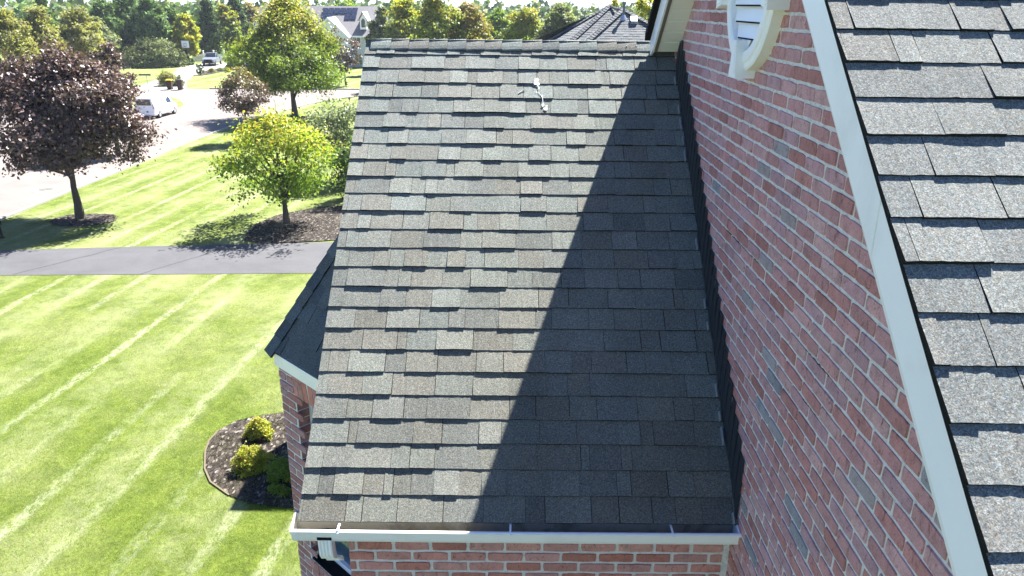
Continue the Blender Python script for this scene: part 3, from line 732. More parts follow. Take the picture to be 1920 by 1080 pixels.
mb.build('bird_dropping', M['droppings'], HOUSE)
mb = MB(); mb.tube([roofpt(q, .014) for q in ((972, 175), (979, 170), (985, 167))], .003, 5); tw = mb.build('twig', M['droppings']); tag(tw, 'thin pale twig lying on the wing roof shingles near the ridge', 'twig')

# ------------------------------------------------------------------ vegetation
def leaf_mesh(name, mat, pos, nrm, size, cols, rgn, asp=.62, parent=None, droop=0.0):
    """many small folded leaf faces; pos, nrm (N,3); size (N,), cols (N,3)"""
    n = len(pos); r = rgn.normal(size=(n, 3)); nrm = nrm/np.linalg.norm(nrm, axis=1, keepdims=True)
    a = np.cross(nrm, r); a /= np.linalg.norm(a, axis=1, keepdims=True)+1e-9
    if droop: a[:, 2] -= droop; a /= np.linalg.norm(a, axis=1, keepdims=True)
    b = np.cross(nrm, a); b /= np.linalg.norm(b, axis=1, keepdims=True)+1e-9
    s = size[:, None]
    V = np.empty((n, 4, 3)); V[:, 0] = pos - a*s*.5; V[:, 1] = pos + b*s*asp*.5 + nrm*s*.10; V[:, 2] = pos + a*s*.5 - nrm*s*.08; V[:, 3] = pos - b*s*asp*.5 + nrm*s*.10
    me = bpy.data.meshes.new(name)
    me.vertices.add(n*4); me.vertices.foreach_set('co', V.astype(np.float32).ravel())
    me.loops.add(n*4); me.loops.foreach_set('vertex_index', np.arange(n*4, dtype=np.int32))
    me.polygons.add(n); me.polygons.foreach_set('loop_start', np.arange(0, n*4, 4, dtype=np.int32)); me.polygons.foreach_set('loop_total', np.full(n, 4, dtype=np.int32))
    me.materials.append(mat); me.update()
    at = me.attributes.new('Col', 'FLOAT_COLOR', 'FACE')
    at.data.foreach_set('color', np.concatenate([cols, np.ones((n, 1))], 1).astype(np.float32).ravel())
    return link(name, me, parent)
PAL = {
 'purple': [(.055, .030, .035), (.075, .045, .045), (.040, .024, .030), (.10, .065, .06), (.06, .05, .035), (.13, .10, .095)],
 'yellowgreen': [(.13, .17, .020), (.17, .19, .022), (.09, .135, .018), (.20, .20, .03), (.22, .17, .03)],
 'green': [(.055, .095, .018), (.07, .115, .022), (.045, .08, .016), (.10, .14, .025)],
 'greengold': [(.09, .12, .020), (.13, .15, .022), (.07, .10, .018), (.18, .17, .03), (.21, .17, .03)],
 'olive': [(.125, .135, .045), (.10, .12, .04), (.15, .15, .055), (.165, .155, .06)],
 'silver': [(.15, .18, .12), (.11, .14, .08), (.20, .23, .17), (.07, .10, .05)],
 'dark': [(.028, .055, .020), (.035, .065, .025), (.022, .045, .018), (.05, .085, .03)],
 'pine': [(.05, .095, .038), (.065, .115, .045), (.038, .075, .03), (.085, .135, .05)],
 'bright': [(.075, .145, .018), (.10, .175, .02), (.055, .11, .018), (.14, .19, .03)],
 'orange': [(.16, .13, .05), (.13, .13, .045), (.10, .12, .035), (.18, .12, .06)],
 'greygreen': [(.075, .10, .05), (.095, .12, .06), (.055, .08, .04), (.13, .15, .07)],
}
for k_, f_ in (('pine', (1.75, 1.65, 1.35)), ('dark', (1.7, 1.6, 1.3)), ('olive', (1.5, 1.45, 1.3)), ('greygreen', (1.6, 1.5, 1.3)), ('green', (1.7, 1.55, 1.2)), ('greengold', (1.8, 1.65, 1.3)), ('yellowgreen', (1.8, 1.7, 1.3)), ('bright', (1.6, 1.45, 1.2)), ('orange', (1.4, 1.3, 1.2)), ('purple', (1.45, 1.35, 1.3)), ('silver', (1.3, 1.25, 1.2))):
    PAL[k_] = [tuple(min(.8, a*b) for a, b in zip(c, f_)) for c in PAL[k_]]
def tree(name, label, cat, x, y, H, rx, ry, z0, pal, mat='leaf', nl=9000, ls=.2, ncl=120, trunk_r=.15, group=None, seed=1, form='round', top_pal=None, lean=0.0, clump=.5, fill=(.5, 1.0), limbs=9, taper=.42):
    """H total height, crown radii rx ry, crown starts z0 above the ground"""
    rgn = np.random.default_rng(seed); t = thing(name, label, cat, (x, y, G), 0, group)
    ch = H-z0; cz = z0+ch/2
    C = []; ph = rgn.uniform(0, 6.28, 6)
    while len(C) < ncl:
        d = rgn.normal(size=3); d /= np.linalg.norm(d)
        r = rgn.uniform(fill[0]**3, fill[1]**3)**(1/3)
        az = math.atan2(d[1], d[0]); lob = .96 + .14*math.sin(2*az+ph[0]) + .15*math.sin(3*az+ph[1]+2*d[2]) + .10*math.sin(6*d[2]+ph[2]+az)
        if form == 'cone':
            h = rgn.uniform(0, 1)**1.35; rad = (1-h)**.85*(.75+.25*math.sin(h*34+ph[3]))*math.sqrt(rgn.uniform(.15, 1))
            p = np.array([rx*rad*math.cos(az), ry*rad*math.sin(az), z0+ch*h - .12*rad*rx])
        elif form == 'vase':
            hh = d[2]*r; wv = .62+.38*min(1, max(0, (hh+1)*.9)); p = np.array([rx*lob*r*d[0]*wv*1.15, ry*lob*r*d[1]*wv*1.15, cz+ch/2*hh])
        elif form == 'egg':
            hh = d[2]; tap = 1.0 - taper*max(0, hh*r+.15*(taper > .5))**1.1; p = np.array([rx*lob*r*d[0]*tap, ry*lob*r*d[1]*tap, cz+ch/2*r*hh*(1+.05*math.sin(4*az+ph[4]))])
            if hh*r < -.55: p[2] = cz - ch/2*(.55+.2*rgn.random())
        elif form == 'dome':
            hh = abs(d[2]); p = np.array([rx*lob*r*d[0], ry*lob*r*d[1], z0+ch*r*hh])
        else:
            p = np.array([rx*lob*r*d[0], ry*lob*r*d[1], cz+ch/2*lob*r*d[2]])
        C.append(p)
    C = np.array(C)
    # wood
    mb = MB(); th = z0 + ch*(.55 if form != 'cone' else .95)
    tip = np.array([lean*th+C[:, 0].mean()*.5, 0, th]); k = 7
    wob = rgn.normal(0, trunk_r*.5, (k+1, 2)); wob[0] = 0
    pts = [np.array([tip[0]*(i/k)+wob[i, 0]*(i/k), tip[1]*(i/k)+wob[i, 1]*(i/k), th*i/k - (.1 if i == 0 else 0)]) for i in range(k+1)]
    mb.tube(pts, [trunk_r*1.45, trunk_r*1.0] + [trunk_r*(.95-.72*i/k) for i in range(2, k+1)], 9)
    if form != 'cone':
        for j in rgn.choice(len(C), min(limbs, len(C)), replace=False):
            s0 = rgn.uniform(max(.25, z0*.75/th), .9); b = pts[0]*0; f = s0*k; i0 = int(f); b = pts[i0]+(pts[min(i0+1, k)]-pts[i0])*(f-i0)
            e_ = C[j]*np.array([.85, .85, 1]); mid = (b+e_)/2 + np.array([0, 0, -.06*np.linalg.norm(e_-b)]) + rgn.normal(0, .05, 3)*rx*.3
            r0 = trunk_r*(.55-.25*s0); mb.tube([b, b+(mid-b)*.5+np.array([0, 0, .02]), mid, mid+(e_-mid)*.55, e_], [r0, r0*.8, r0*.6, r0*.35, r0*.12], 6, caps=False)
    mb.build('trunk', M['bark'], t)
    # leaves
    per = nl//ncl; idx = np.repeat(np.arange(ncl), per); n = len(idx)
    cs = clump*rx*(.22+.10*rgn.random(ncl))*(1.0 if form != 'cone' else .8)
    off = rgn.normal(size=(n, 3))*cs[idx][:, None]*np.array([1, 1, .62])
    pos = C[idx]+off
    pos[:, 2] = np.maximum(pos[:, 2], .05 if form == 'dome' else .2)
    out = pos-np.array([0, 0, cz]); out /= (np.linalg.norm(out, axis=1, keepdims=True)+1e-6)
    nr = out*.55 + rgn.normal(size=(n, 3))*.75 + np.array([0, 0, .55])
    P = np.array(PAL[pal]); ci = rgn.integers(len(P), size=n); cols = P[ci]
    if top_pal:
        Q = np.array(PAL[top_pal]); w_ = np.clip((pos[:, 2]-(z0+ch*.45))/(ch*.45)+rgn.normal(0, .25, n), 0, 1)[:, None]; cols = cols*(1-w_)+Q[rgn.integers(len(Q), size=n)]*w_
    cb_ = rgn.uniform(.78, 1.22, ncl)[idx][:, None]; cols = cols*cb_*rgn.uniform(.8, 1.2, (n, 1))
    sz = ls*rgn.uniform(.65, 1.3, n)
    leaf_mesh('crown', M[mat], pos, nr, sz, cols, rgn, asp=.62 if mat != 'needle' else .34, parent=t, droop=.0 if mat != 'needle' else .25)
    return t

tree('purple_maple', 'large purple-leaved maple in a mulch ring beside the street, nearest of the purple trees', 'tree', -21.15, 28.3, 7.55, 3.0, 3.0, 2.0, 'purple', 'purple_leaf', nl=42000, ls=.165, ncl=300, trunk_r=.17, seed=3, lean=-.03, clump=.42, limbs=22, fill=(.45, 1.0), form='egg')
tree('purple_maple', 'second purple-leaved maple across the street, just behind the large purple maple', 'tree', pxy(207, 200, 44.0)[0], 44.0, 6.6, 1.5, 1.7, 1.3, 'purple', 'purple_leaf', nl=15000, ls=.20, ncl=140, trunk_r=.14, seed=4, clump=.5)
tree('purple_maple', 'small slender purple-leaved maple on the verge, left of the tall round green tree', 'tree', -20.3, 49.7, 5.0, 1.75, 1.7, 1.9, 'purple', 'purple_leaf', nl=6500, ls=.17, ncl=85, trunk_r=.075, seed=5, clump=.5, form='egg', top_pal='orange')
tree('crab_apple_tree', 'small spreading tree with yellowing green leaves in the mulch bed by the driveway', 'tree', -11.45, 27.75, 4.85, 3.1, 2.6, 1.1, 'bright', nl=10000, ls=.15, ncl=105, trunk_r=.135, seed=6, top_pal='yellowgreen', clump=.36, limbs=44, form='egg', fill=(.3, 1.05), taper=.5)
tree('shade_tree', 'tall egg-shaped green tree, gold at the top, on the verge by the side street', 'tree', -20.1, 61.6, 10.0, 5.0, 4.6, 1.55, 'green', nl=44000, ls=.21, ncl=340, trunk_r=.24, seed=7, top_pal='greengold', clump=.36, limbs=22, form='egg', fill=(.5, 1.0), taper=.78)
tree('silver_shrub', 'large silvery grey-green shrub behind the yellowing small tree, beside the roof edge', 'shrub', -10.6, 36.5, 4.6, 1.9, 1.8, .2, 'silver', nl=9000, ls=.17, ncl=100, trunk_r=.06, seed=8, clump=.6)
tree('dark_shrub', 'dark leafy shrub between the yellowing small tree and the roof edge', 'shrub', -9.1, 32.2, 3.4, 1.25, 1.25, .15, 'dark', nl=5000, ls=.14, ncl=60, trunk_r=.06, seed=9, clump=.65)
tree('purple_shrub', 'dull purple small tree right behind the tall egg-shaped green tree', 'tree', -21.5, 90, 6.3, 1.7, 1.6, 1.2, 'purple', 'purple_leaf', nl=2200, ls=.3, ncl=45, trunk_r=.1, seed=10, clump=.6)
# background trees (px left, px right, px top, distance, palette, form, label)
BT = [
 (-40, 62, 18, 74, 'olive', 'round', 'pale olive tree at the left edge of the photo', 'olive'),
 (30, 112, 14, 88, 'olive', 'egg', 'yellow-olive tree standing between the leftmost olive tree and the thin spruce', 'olive'),
 (66, 112, -14, 104, 'pine', 'cone', 'thin pointed spruce rising above the yellow-olive trees', None),
 (104, 192, 14, 96, 'olive', 'egg', 'broad golden-green tree to the right of the thin spruce', 'olive'),
 (148, 215, 30, 120, 'greygreen', 'egg', 'dull green tree filling the gap behind the golden-green tree', None),
 (170, 238, -8, 124, 'pine', 'pinec', 'leftmost of the tall green pines behind the round hedge', None),
 (208, 278, -16, 128, 'pine', 'pinec', 'tallest of the green pines, with its top cut by the photo edge', None),
 (248, 322, -6, 126, 'pine', 'pinec', 'dense green pine over the weeping shrub', None),
 (296, 352, 12, 132, 'pine', 'pinec', 'green pine just left of the yellow-green tree by the hoop', None),
 (322, 372, 26, 128, 'yellowgreen', 'egg', 'slim yellow-green tree behind the basketball hoop', None),
 (366, 420, 2, 138, 'dark', 'cone', 'dark spruce standing behind the parked pickup', None),
 (395, 452, 10, 144, 'green', 'egg', 'leafy green tree between the dark spruces', 'greengold'),
 (412, 478, -2, 150, 'dark', 'cone', 'dark spruce partly hidden by the tall egg-shaped tree', None),
 (430, 500, 8, 158, 'greygreen', 'round', 'pale green tree left of the white house roof', 'orange'),
 (612, 692, 4, 170, 'bright', 'round', 'pale green crown showing over the ridge of the white house', None),
 (692, 742, 14, 112, 'greygreen', 'egg', 'slim grey-green birch at the corner of the white house', None),
 (716, 800, -8, 92, 'greygreen', 'egg', 'willowy light green tree just right of the white house', 'yellowgreen'),
 (770, 868, -30, 86, 'green', 'egg', 'tall tree with dark limbs in the middle of the row over the ridge', 'greengold'),
 (830, 930, 4, 88, 'greengold', 'egg', 'tree with orange-tinged autumn leaves over the ridge', 'orange'),
 (900, 965, 20, 118, 'bright', 'round', 'low bright green tree right of the orange-tinged tree', None),
 (942, 1030, 6, 96, 'bright', 'egg', 'light green tree between the orange-tinged tree and the grey-green one', 'greengold'),
 (1005, 1098, 4, 92, 'greygreen', 'round', 'rounded grey-green tree beside the neighbouring shingle roof', None),
 (1116, 1178, -6, 54, 'bright', 'round', 'bright green tree behind the left part of the neighbouring roof', 'yellowgreen'),
 (1158, 1250, -22, 52, 'bright', 'round', 'large bright green tree behind the vent pipe of the neighbouring roof', 'yellowgreen'),
]
for i, (l, r_, tp, dy, pal, form, lab, top) in enumerate(BT):
    y = dy-6.1; A = pxy(l, 60, y); B = pxy(r_, 60, y); T = pxy((l+r_)/2, tp, y)
    x = (A[0]+B[0])/2; rx = (B[0]-A[0])/2*.98; H = T[2]-G
    con = form == 'cone'; pc = form == 'pinec'
    tree('spruce_tree' if con else 'pine_tree' if pc else 'broadleaf_tree', lab, 'tree', x, y, H, rx*(1.15 if con else 1), rx, (.4 if con or pc else H*.08), pal, 'needle' if con or pc else 'leaf',
         nl=int(min(22000, 8500+rx*H*190)), ls=(.0034*dy if not (con or pc) else .0055*dy), ncl=150 if not con else 190, trunk_r=.2, group='trees beyond the street', seed=50+i, form='cone' if con else 'egg', top_pal=top, clump=.42 if not con else .5, limbs=10, fill=(.55, 1.0))
# far woods behind the row: one mass, with depth
def far_woods():
    rgn = np.random.default_rng(77); P = []; C_ = []; Sz = []
    pc = np.array(PAL['pine']+PAL['green']+PAL['greygreen'])
    for k in range(2600):
        r = math.exp(rgn.uniform(math.log(190), math.log(3600))); a = R(rgn.uniform(-46, 22)); x = CAM[0]+r*math.sin(a); y = CAM[1]+r*math.cos(a)
        z = G + TH(math.hypot(x-CAM[0], y-30), math.atan2(x-CAM[0], y-30)); s_ = rgn.uniform(.7, 1.2)*(1+r/1500); n = 170 if r < 500 else 70
        q = rgn.normal(size=(n, 3)); q /= np.linalg.norm(q, axis=1, keepdims=True); q[:, 2] = np.abs(q[:, 2])
        P.append(np.array([x, y, z]) + q*np.array([4.6, 4.6, 8.5])*s_*rgn.uniform(.6, 1, (n, 1))); C_.append(pc[rgn.integers(len(pc), size=n)]*rgn.uniform(.8, 1.2)); Sz.append(np.full(n, min(5.5, .8+r*.0034)*.8*s_))
    P = np.concatenate(P); C_ = np.concatenate(C_); Sz = np.concatenate(Sz)
    o = leaf_mesh('far_woods', M['needle'], P, rgn.normal(size=P.shape)*.6+np.array([0, -.6, .7]), Sz, C_, rgn, asp=1.2)
    tag(o, 'distant wooded hills behind the neighbourhood, fading to blue', 'woods', kind='stuff')
far_woods()
# shrubs
SH = [((488, 820), .27, .32, 'yellowgreen', 'yellow-green dwarf shrub, farthest of the three in the bed by the brick bay'),
      ((472, 880), .34, .38, 'yellowgreen', 'large yellow-green dwarf shrub in the middle of the bed by the brick bay'),
      ((531, 912), .32, .44, 'bright', 'dark green dwarf shrub in the shade against the brick bay')]
for i, (q, r_, h, pal, lab) in enumerate(SH):
    x, y = px(*q); tree('dwarf_shrub', lab, 'shrub', x, y, h*1.5, r_, r_, .02, pal, nl=5200, ls=.045, ncl=70, trunk_r=.02, group='dwarf shrubs in the foundation bed', seed=90+i, form='dome', clump=.55, fill=(.75, 1.0))
x, y = px(300, 125); tree('weeping_shrub', 'broad domed weeping evergreen on the lawn left of the basketball hoop', 'shrub', x-.5, y, 3.9, 4.3, 3.4, .1, 'greygreen', 'needle', nl=9000, ls=.42, ncl=150, trunk_r=.15, seed=101, form='dome', clump=.35, fill=(.85, 1.0))
x, y = px(338, 122); tree('clipped_hedge', 'low dark hedge between the weeping shrub and the basketball hoop', 'hedge', x, y+.5, 1.9, 1.8, 1.0, .1, 'dark', nl=3000, ls=.28, ncl=50, trunk_r=.08, seed=102, form='dome', clump=.4, fill=(.8, 1.0))
x, y = px(376, 141); tree('topiary_shrub', 'dark egg-shaped clipped shrub at the edge of the pale driveway', 'shrub', x, y, 1.5, .48, .48, .05, 'dark', nl=3500, ls=.10, ncl=60, trunk_r=.05, seed=103, clump=.4, fill=(.8, 1.0))
for i, (q, r_, h, pal, lab) in enumerate([((398, 136), .5, .6, 'olive', 'low straw-coloured plant in the neighbouring bed beside the clipped shrub'), ((414, 133), .5, .5, 'silver', 'low silvery plant in the middle of the neighbouring bed'), ((428, 135), .55, .6, 'yellowgreen', 'small bright yellow-green mound at the right end of the neighbouring bed')]):
    x, y = px(*q); tree('bedding_plant', lab, 'plant', x, y, h, r_, r_, .02, pal, nl=900, ls=.12, ncl=20, trunk_r=.03, seed=110+i, form='dome', clump=.6)
for i, (q, lab) in enumerate([((668, 124), 'rounded green shrub at the foot of the white house wall'), ((440, 130), 'green shrub at the foot of the tall egg-shaped tree, beside the small blue car')]):
    x, y = px(*q); tree('foundation_shrub', lab, 'shrub', x, y, 2.3, 1.3, 1.3, .05, 'green', nl=3000, ls=.25, ncl=45, trunk_r=.06, seed=120+i, form='dome', clump=.5)
x, y = px(312, 163); tree('ornamental_grass', 'wide bushy plant behind the two brown bins at the kerb', 'plant', x-.3, y+1.2, 1.75, 1.25, .9, .05, 'olive', nl=3200, ls=.16, ncl=60, trunk_r=.05, seed=130, form='dome', clump=.5)
x, y = px(334, 163); tree('ornamental_grass', 'narrow silvery plant between and behind the two brown bins', 'plant', x-.1, y+.9, 1.45, .6, .5, .05, 'silver', nl=1500, ls=.14, ncl=30, trunk_r=.05, seed=131, form='dome', clump=.5)
# ground cover and weeds in the beds, tufts at the lawn edge
def scatter_grass(name, label, poly, n, h, pal, seed, lean=.5, cond=None):
    rgn = np.random.default_rng(seed); P = np.array(poly); lo, hi = P.min(0), P.max(0); pts = []
    while len(pts) < n:
        q = rgn.uniform(lo, hi); ins = False; j = len(P)-1
        for i in range(len(P)):
            if (P[i, 1] > q[1]) != (P[j, 1] > q[1]) and q[0] < (P[j, 0]-P[i, 0])*(q[1]-P[i, 1])/(P[j, 1]-P[i, 1])+P[i, 0]: ins = not ins
            j = i
        if ins and (cond is None or cond(q, rgn)): pts.append(q)
    pts = np.array(pts); V = []; F = []; C_ = []
    for i, (x, y) in enumerate(pts):
        hh = h*rgn.uniform(.5, 1.3); a = rgn.uniform(0, 6.28); w_ = hh*.09; dx, dy = math.cos(a)*w_, math.sin(a)*w_; l1 = rgn.normal(0, lean*hh, 2)
        b = len(V); V += [(x-dx, y-dy, G+.0), (x+dx, y+dy, G+.0), (x+l1[0], y+l1[1], G+hh)]; F.append((b, b+1, b+2)); C_.append(np.array(PAL[pal][rgn.integers(len(PAL[pal]))])*rgn.uniform(.8, 1.4))
    mb = MB(); mb.v = V; mb.f = F; mb.c = [tuple(c) for c in C_]; mb.m = [0]*len(F)
    o = mb.build(name, M['leaf']); tag(o, label, 'grass', kind='stuff'); return o
front = [px(0, 640), px(150, 600), px(420, 600), px(545, 700), (-5.2, 10.6), (-5.0, 6.0), (-4.6, 3.5), px(545, 1130), px(-60, 1130), px(-60, 700)]
BEDP = np.array(bed)
bc_ = BEDP.mean(0); bed_out = [tuple(bc_+(np.array(p)-bc_)*1.07) for p in bed]
scatter_grass('bed_fringe', 'ragged grass growing over the edge of the bed by the brick bay', bed_out, 9000, .05, 'bright', 203, .9, cond=lambda q, r: r.random() < max(0.0, (np.linalg.norm((q-bc_)/(np.ptp(BEDP, axis=0)/2)) - .80))*1.5)
def outbed(q, r):
    ins = False; j = len(BEDP)-1
    for i in range(len(BEDP)):
        if (BEDP[i, 1] > q[1]) != (BEDP[j, 1] > q[1]) and q[0] < (BEDP[j, 0]-BEDP[i, 0])*(q[1]-BEDP[i, 1])/(BEDP[j, 1]-BEDP[i, 1])+BEDP[i, 0]: ins = not ins
        j = i
    return not ins
scatter_grass('grass_blades', 'short mown grass blades of the near lawn', front, 90000, .035, 'bright', 200, .6, cond=lambda q, r: outbed(q, r) and r.random() < min(1, 9.0/max(1, q[1]))**1.5)
scatter_grass('bed_weeds', 'sparse weeds growing in the mulch of the bed by the brick bay', bed, 9000, .045, 'olive', 201, .8, cond=lambda q, r: r.random() < (.1+.9*(math.sin(q[0]*3.1+1)*math.sin(q[1]*2.3) > .1)*(q[0] < -6.0)))

# ------------------------------------------------------------------ things by the street
def rot2(a): return np.array([[math.cos(a), -math.sin(a)], [math.sin(a), math.cos(a)]])
def car(name, label, x, y, rz, L, Wd, Hh, kind, col, parts):
    """local +Y is forward. body lofted from cross sections (y, half width, z low, belt z, roof z or None, roof half width)"""
    t = thing(name, label, kind, (x, y, G+.01), rz)
    mb = MB(); secs = parts['secs']; k = 10; P = []
    for (yy, hw, zl, zb, zr, hr) in secs:
        zr = max(zr, zb+.01)
        P += [(-hw*.93, yy, zl), (-hw, yy, zl+.12), (-hw*1.0, yy, zb-.05), (-hw*.965, yy, zb), (-hr, yy, zr), (hr, yy, zr), (hw*.965, yy, zb), (hw*1.0, yy, zb-.05), (hw, yy, zl+.12), (hw*.93, yy, zl)]
    n = len(secs)
    mb.faces(P, [(i*k+j, i*k+(j+1) % k, (i+1)*k+(j+1) % k, (i+1)*k+j) for i in range(n-1) for j in range(k)] + [tuple(range(k)), tuple(range((n-1)*k, n*k))[::-1]], col)
    mb.build('body', M['paint'], t, weld=True)
    for (nm, quad, mat) in parts['panels']:
        mb = MB(); q = [np.array(p, float) for p in quad]; nn_ = nz(np.cross(q[1]-q[0], q[2]-q[0])); mb.prism([p-nn_*.006 for p in q], nn_*.018, parts.get('pc', {}).get(nm, (.02, .02, .025))); mb.build(nm, mat, t)
    for (yy, sx) in parts['wheels']:
        for s_ in (-1, 1):
            rr = parts['wr']; w0 = MB(); w0.tube([(s_*(Wd/2-.22), yy, rr), (s_*(Wd/2-.19), yy, rr), (s_*(Wd/2-.02), yy, rr), (s_*(Wd/2+.0), yy, rr)], [rr*.8, rr, rr, rr*.88], 20)
            wh = w0.build('wheel', M['rubber'], t); r0 = MB(); r0.tube([(s_*(Wd/2-.01), yy, rr), (s_*(Wd/2+.008), yy, rr)], [rr*.64, rr*.56], 12); 
            o = r0.build('rim', M['galv']); o.parent = wh
    return t
vs = [(-2.15, .84, .38, 1.12, 1.72, .66), (-2.05, .88, .28, 1.14, 1.80, .70), (-.2, .90, .26, 1.14, 1.84, .71), (.55, .90, .26, 1.12, 1.80, .69), (.95, .90, .26, 1.08, 1.66, .66), (1.42, .89, .26, 1.02, 1.13, .70), (1.95, .84, .28, .86, .90, .66), (2.2, .72, .34, .66, .70, .56)]
vx, vy = px(303, 222); 
van = car('parked_van', 'white compact cargo van with a roof rack parked on the street beside the island', vx-.95, vy+1.55, R(-3), 4.4, 1.8, 1.84, 'van', (.80, .81, .82), dict(secs=vs, wr=.31, wheels=[(-1.35, 1), (1.35, 1)], pc={'tail_light': (.35, .04, .03), 'number_plate': (.6, .6, .58)}, panels=[
    ('rear_window', [(-.62, -2.160, 1.14), (.62, -2.160, 1.14), (.56, -2.158, 1.62), (-.56, -2.158, 1.62)], M['glass']),
    ('side_window', [(.885, .10, 1.12), (.885, .95, 1.12), (.73, .72, 1.60), (.72, .12, 1.66)], M['glass']),
    ('windscreen', [(-.78, 1.38, 1.14), (.78, 1.38, 1.14), (.64, .98, 1.63), (-.64, .98, 1.63)], M['glass']),
    ('tail_light', [(.76, -2.17, .85), (.86, -2.12, .85), (.82, -2.12, 1.22), (.73, -2.15, 1.22)], M['any']),
    ('tail_light', [(-.86, -2.12, .85), (-.76, -2.17, .85), (-.73, -2.15, 1.22), (-.82, -2.12, 1.22)], M['any']),
    ('number_plate', [(-.56, -2.17, .78), (-.24, -2.17, .78), (-.24, -2.17, .93), (-.56, -2.17, .93)], M['any']),
    ('rear_bumper', [(-.86, -2.19, .38), (.86, -2.19, .38), (.86, -2.19, .56), (-.86, -2.19, .56)], M['white'])]))
mb = MB()
for s_ in (-.55, .55): mb.box(s_-.02, s_+.02, -1.8, .5, 1.93, 1.97)
for yy in (-1.6, -.6, .35): mb.box(-.62, .62, yy-.02, yy+.02, 1.90, 1.93); mb.box(-.62, -.58, yy-.02, yy+.02, 1.74, 1.90); mb.box(.58, .62, yy-.02, yy+.02, 1.74, 1.90)
mb.build('roof_rack', M['white'], van)
ts = [(-2.85, .90, .55, 1.18, 1.19, .86), (-1.05, .96, .45, 1.22, 1.23, .88), (-.98, .96, .42, 1.22, 1.86, .70), (.25, .96, .42, 1.22, 1.90, .72), (.95, .96, .42, 1.20, 1.24, .74), (1.05, .96, .45, 1.18, 1.21, .80), (2.45, .93, .50, 1.12, 1.14, .80), (2.75, .84, .55, .95, .97, .74)]
tx_, ty_ = px(389, 123.5)
car('pickup_truck', 'dark blue-grey pickup truck parked in front of the white fence', tx_+.2, ty_+1.7, R(187), 5.6, 1.96, 1.9, 'pickup', (.16, .18, .22), dict(secs=ts, wr=.40, wheels=[(-1.75, 1), (1.75, 1)], pc={'headlight': (.6, .6, .6), 'grille': (.012, .012, .015)}, panels=[
    ('windscreen', [(.80, .93, 1.25), (-.80, .93, 1.25), (-.68, .33, 1.82), (.68, .33, 1.82)], M['glass']),
    ('side_window', [(-.93, .75, 1.26), (-.93, -.85, 1.26), (-.74, -.80, 1.78), (-.74, .2, 1.80)], M['glass']),
    ('side_window', [(.93, -.85, 1.26), (.93, .75, 1.26), (.74, .2, 1.80), (.74, -.80, 1.78)], M['glass']),
    ('grille', [(.62, 2.78, .62), (-.62, 2.78, .62), (-.62, 2.74, 1.02), (.62, 2.74, 1.02)], M['dark']),
    ('headlight', [(.88, 2.66, .82), (.64, 2.78, .82), (.64, 2.74, 1.0), (.88, 2.62, 1.0)], M['any']),
    ('headlight', [(-.64, 2.78, .82), (-.88, 2.66, .82), (-.88, 2.62, 1.0), (-.64, 2.74, 1.0)], M['any']),
    ('front_bumper', [(.88, 2.80, .42), (-.88, 2.80, .42), (-.88, 2.80, .60), (.88, 2.80, .60)], M['dark'])]))
cs = [(-2.15, .78, .45, .92, .94, .70), (-1.7, .86, .3, .95, 1.0, .74), (-1.1, .88, .26, .96, 1.36, .60), (.1, .88, .26, .95, 1.42, .60), (.95, .88, .26, .92, .97, .66), (1.8, .84, .3, .80, .83, .66), (2.15, .72, .36, .62, .64, .56)]
cx_, cy_ = px(434, 122)
car('blue_car', 'small blue car beside the pickup, half hidden by the tall egg-shaped tree', cx_+.3, cy_+1.2, R(192), 4.3, 1.76, 1.42, 'car', (.035, .075, .17), dict(secs=cs, wr=.31, wheels=[(-1.35, 1), (1.35, 1)], pc={'headlight': (.6, .6, .6)}, panels=[
    ('windscreen', [(.70, .93, .98), (-.70, .93, .98), (-.58, .25, 1.37), (.58, .25, 1.37)], M['glass']),
    ('side_window', [(-.85, .65, .98), (-.85, -1.1, .98), (-.63, -.95, 1.34), (-.63, .1, 1.38)], M['glass']),
    ('headlight', [(.76, 2.02, .56), (.5, 2.14, .56), (.5, 2.10, .68), (.76, 1.98, .68)], M['any']),
    ('headlight', [(-.5, 2.14, .56), (-.76, 2.02, .56), (-.76, 1.98, .68), (-.5, 2.10, .68)], M['any'])]))
# basketball hoop
hx, hy = px(353, 124); hoop = thing('basketball_hoop', 'basketball hoop with a white backboard on a black pole beside the pale driveway', 'basketball hoop', (hx, hy, G), R(-20))
mb = MB(); mb.tube([(0, 0, 0), (0, 0, 2.75), (.25, -.35, 3.05)], .075, 8); mb.build('pole', M['rubber'], hoop)
mb = MB(); mb.box(-.35, 1.0, -.44, -.40, 2.75, 3.75); bb = mb.build('backboard', M['housewhite'], hoop)
mb = MB(); mb.box(.08, .58, -.446, -.4405, 2.95, 3.40); mb.box(.14, .52, -.452, -.4465, 3.0, 3.35, m=1); o = mb.build('target_square', [M['trim_brown'], M['housewhite']]); o.parent = bb
mb = MB(); mb.tube([(.33+.23*math.cos(a), -.69+.23*math.sin(a), 2.92) for a in np.linspace(0, 6.28, 17)], .012, 6, (.5, .12, .03)); mb.build('rim', M['any'], hoop)
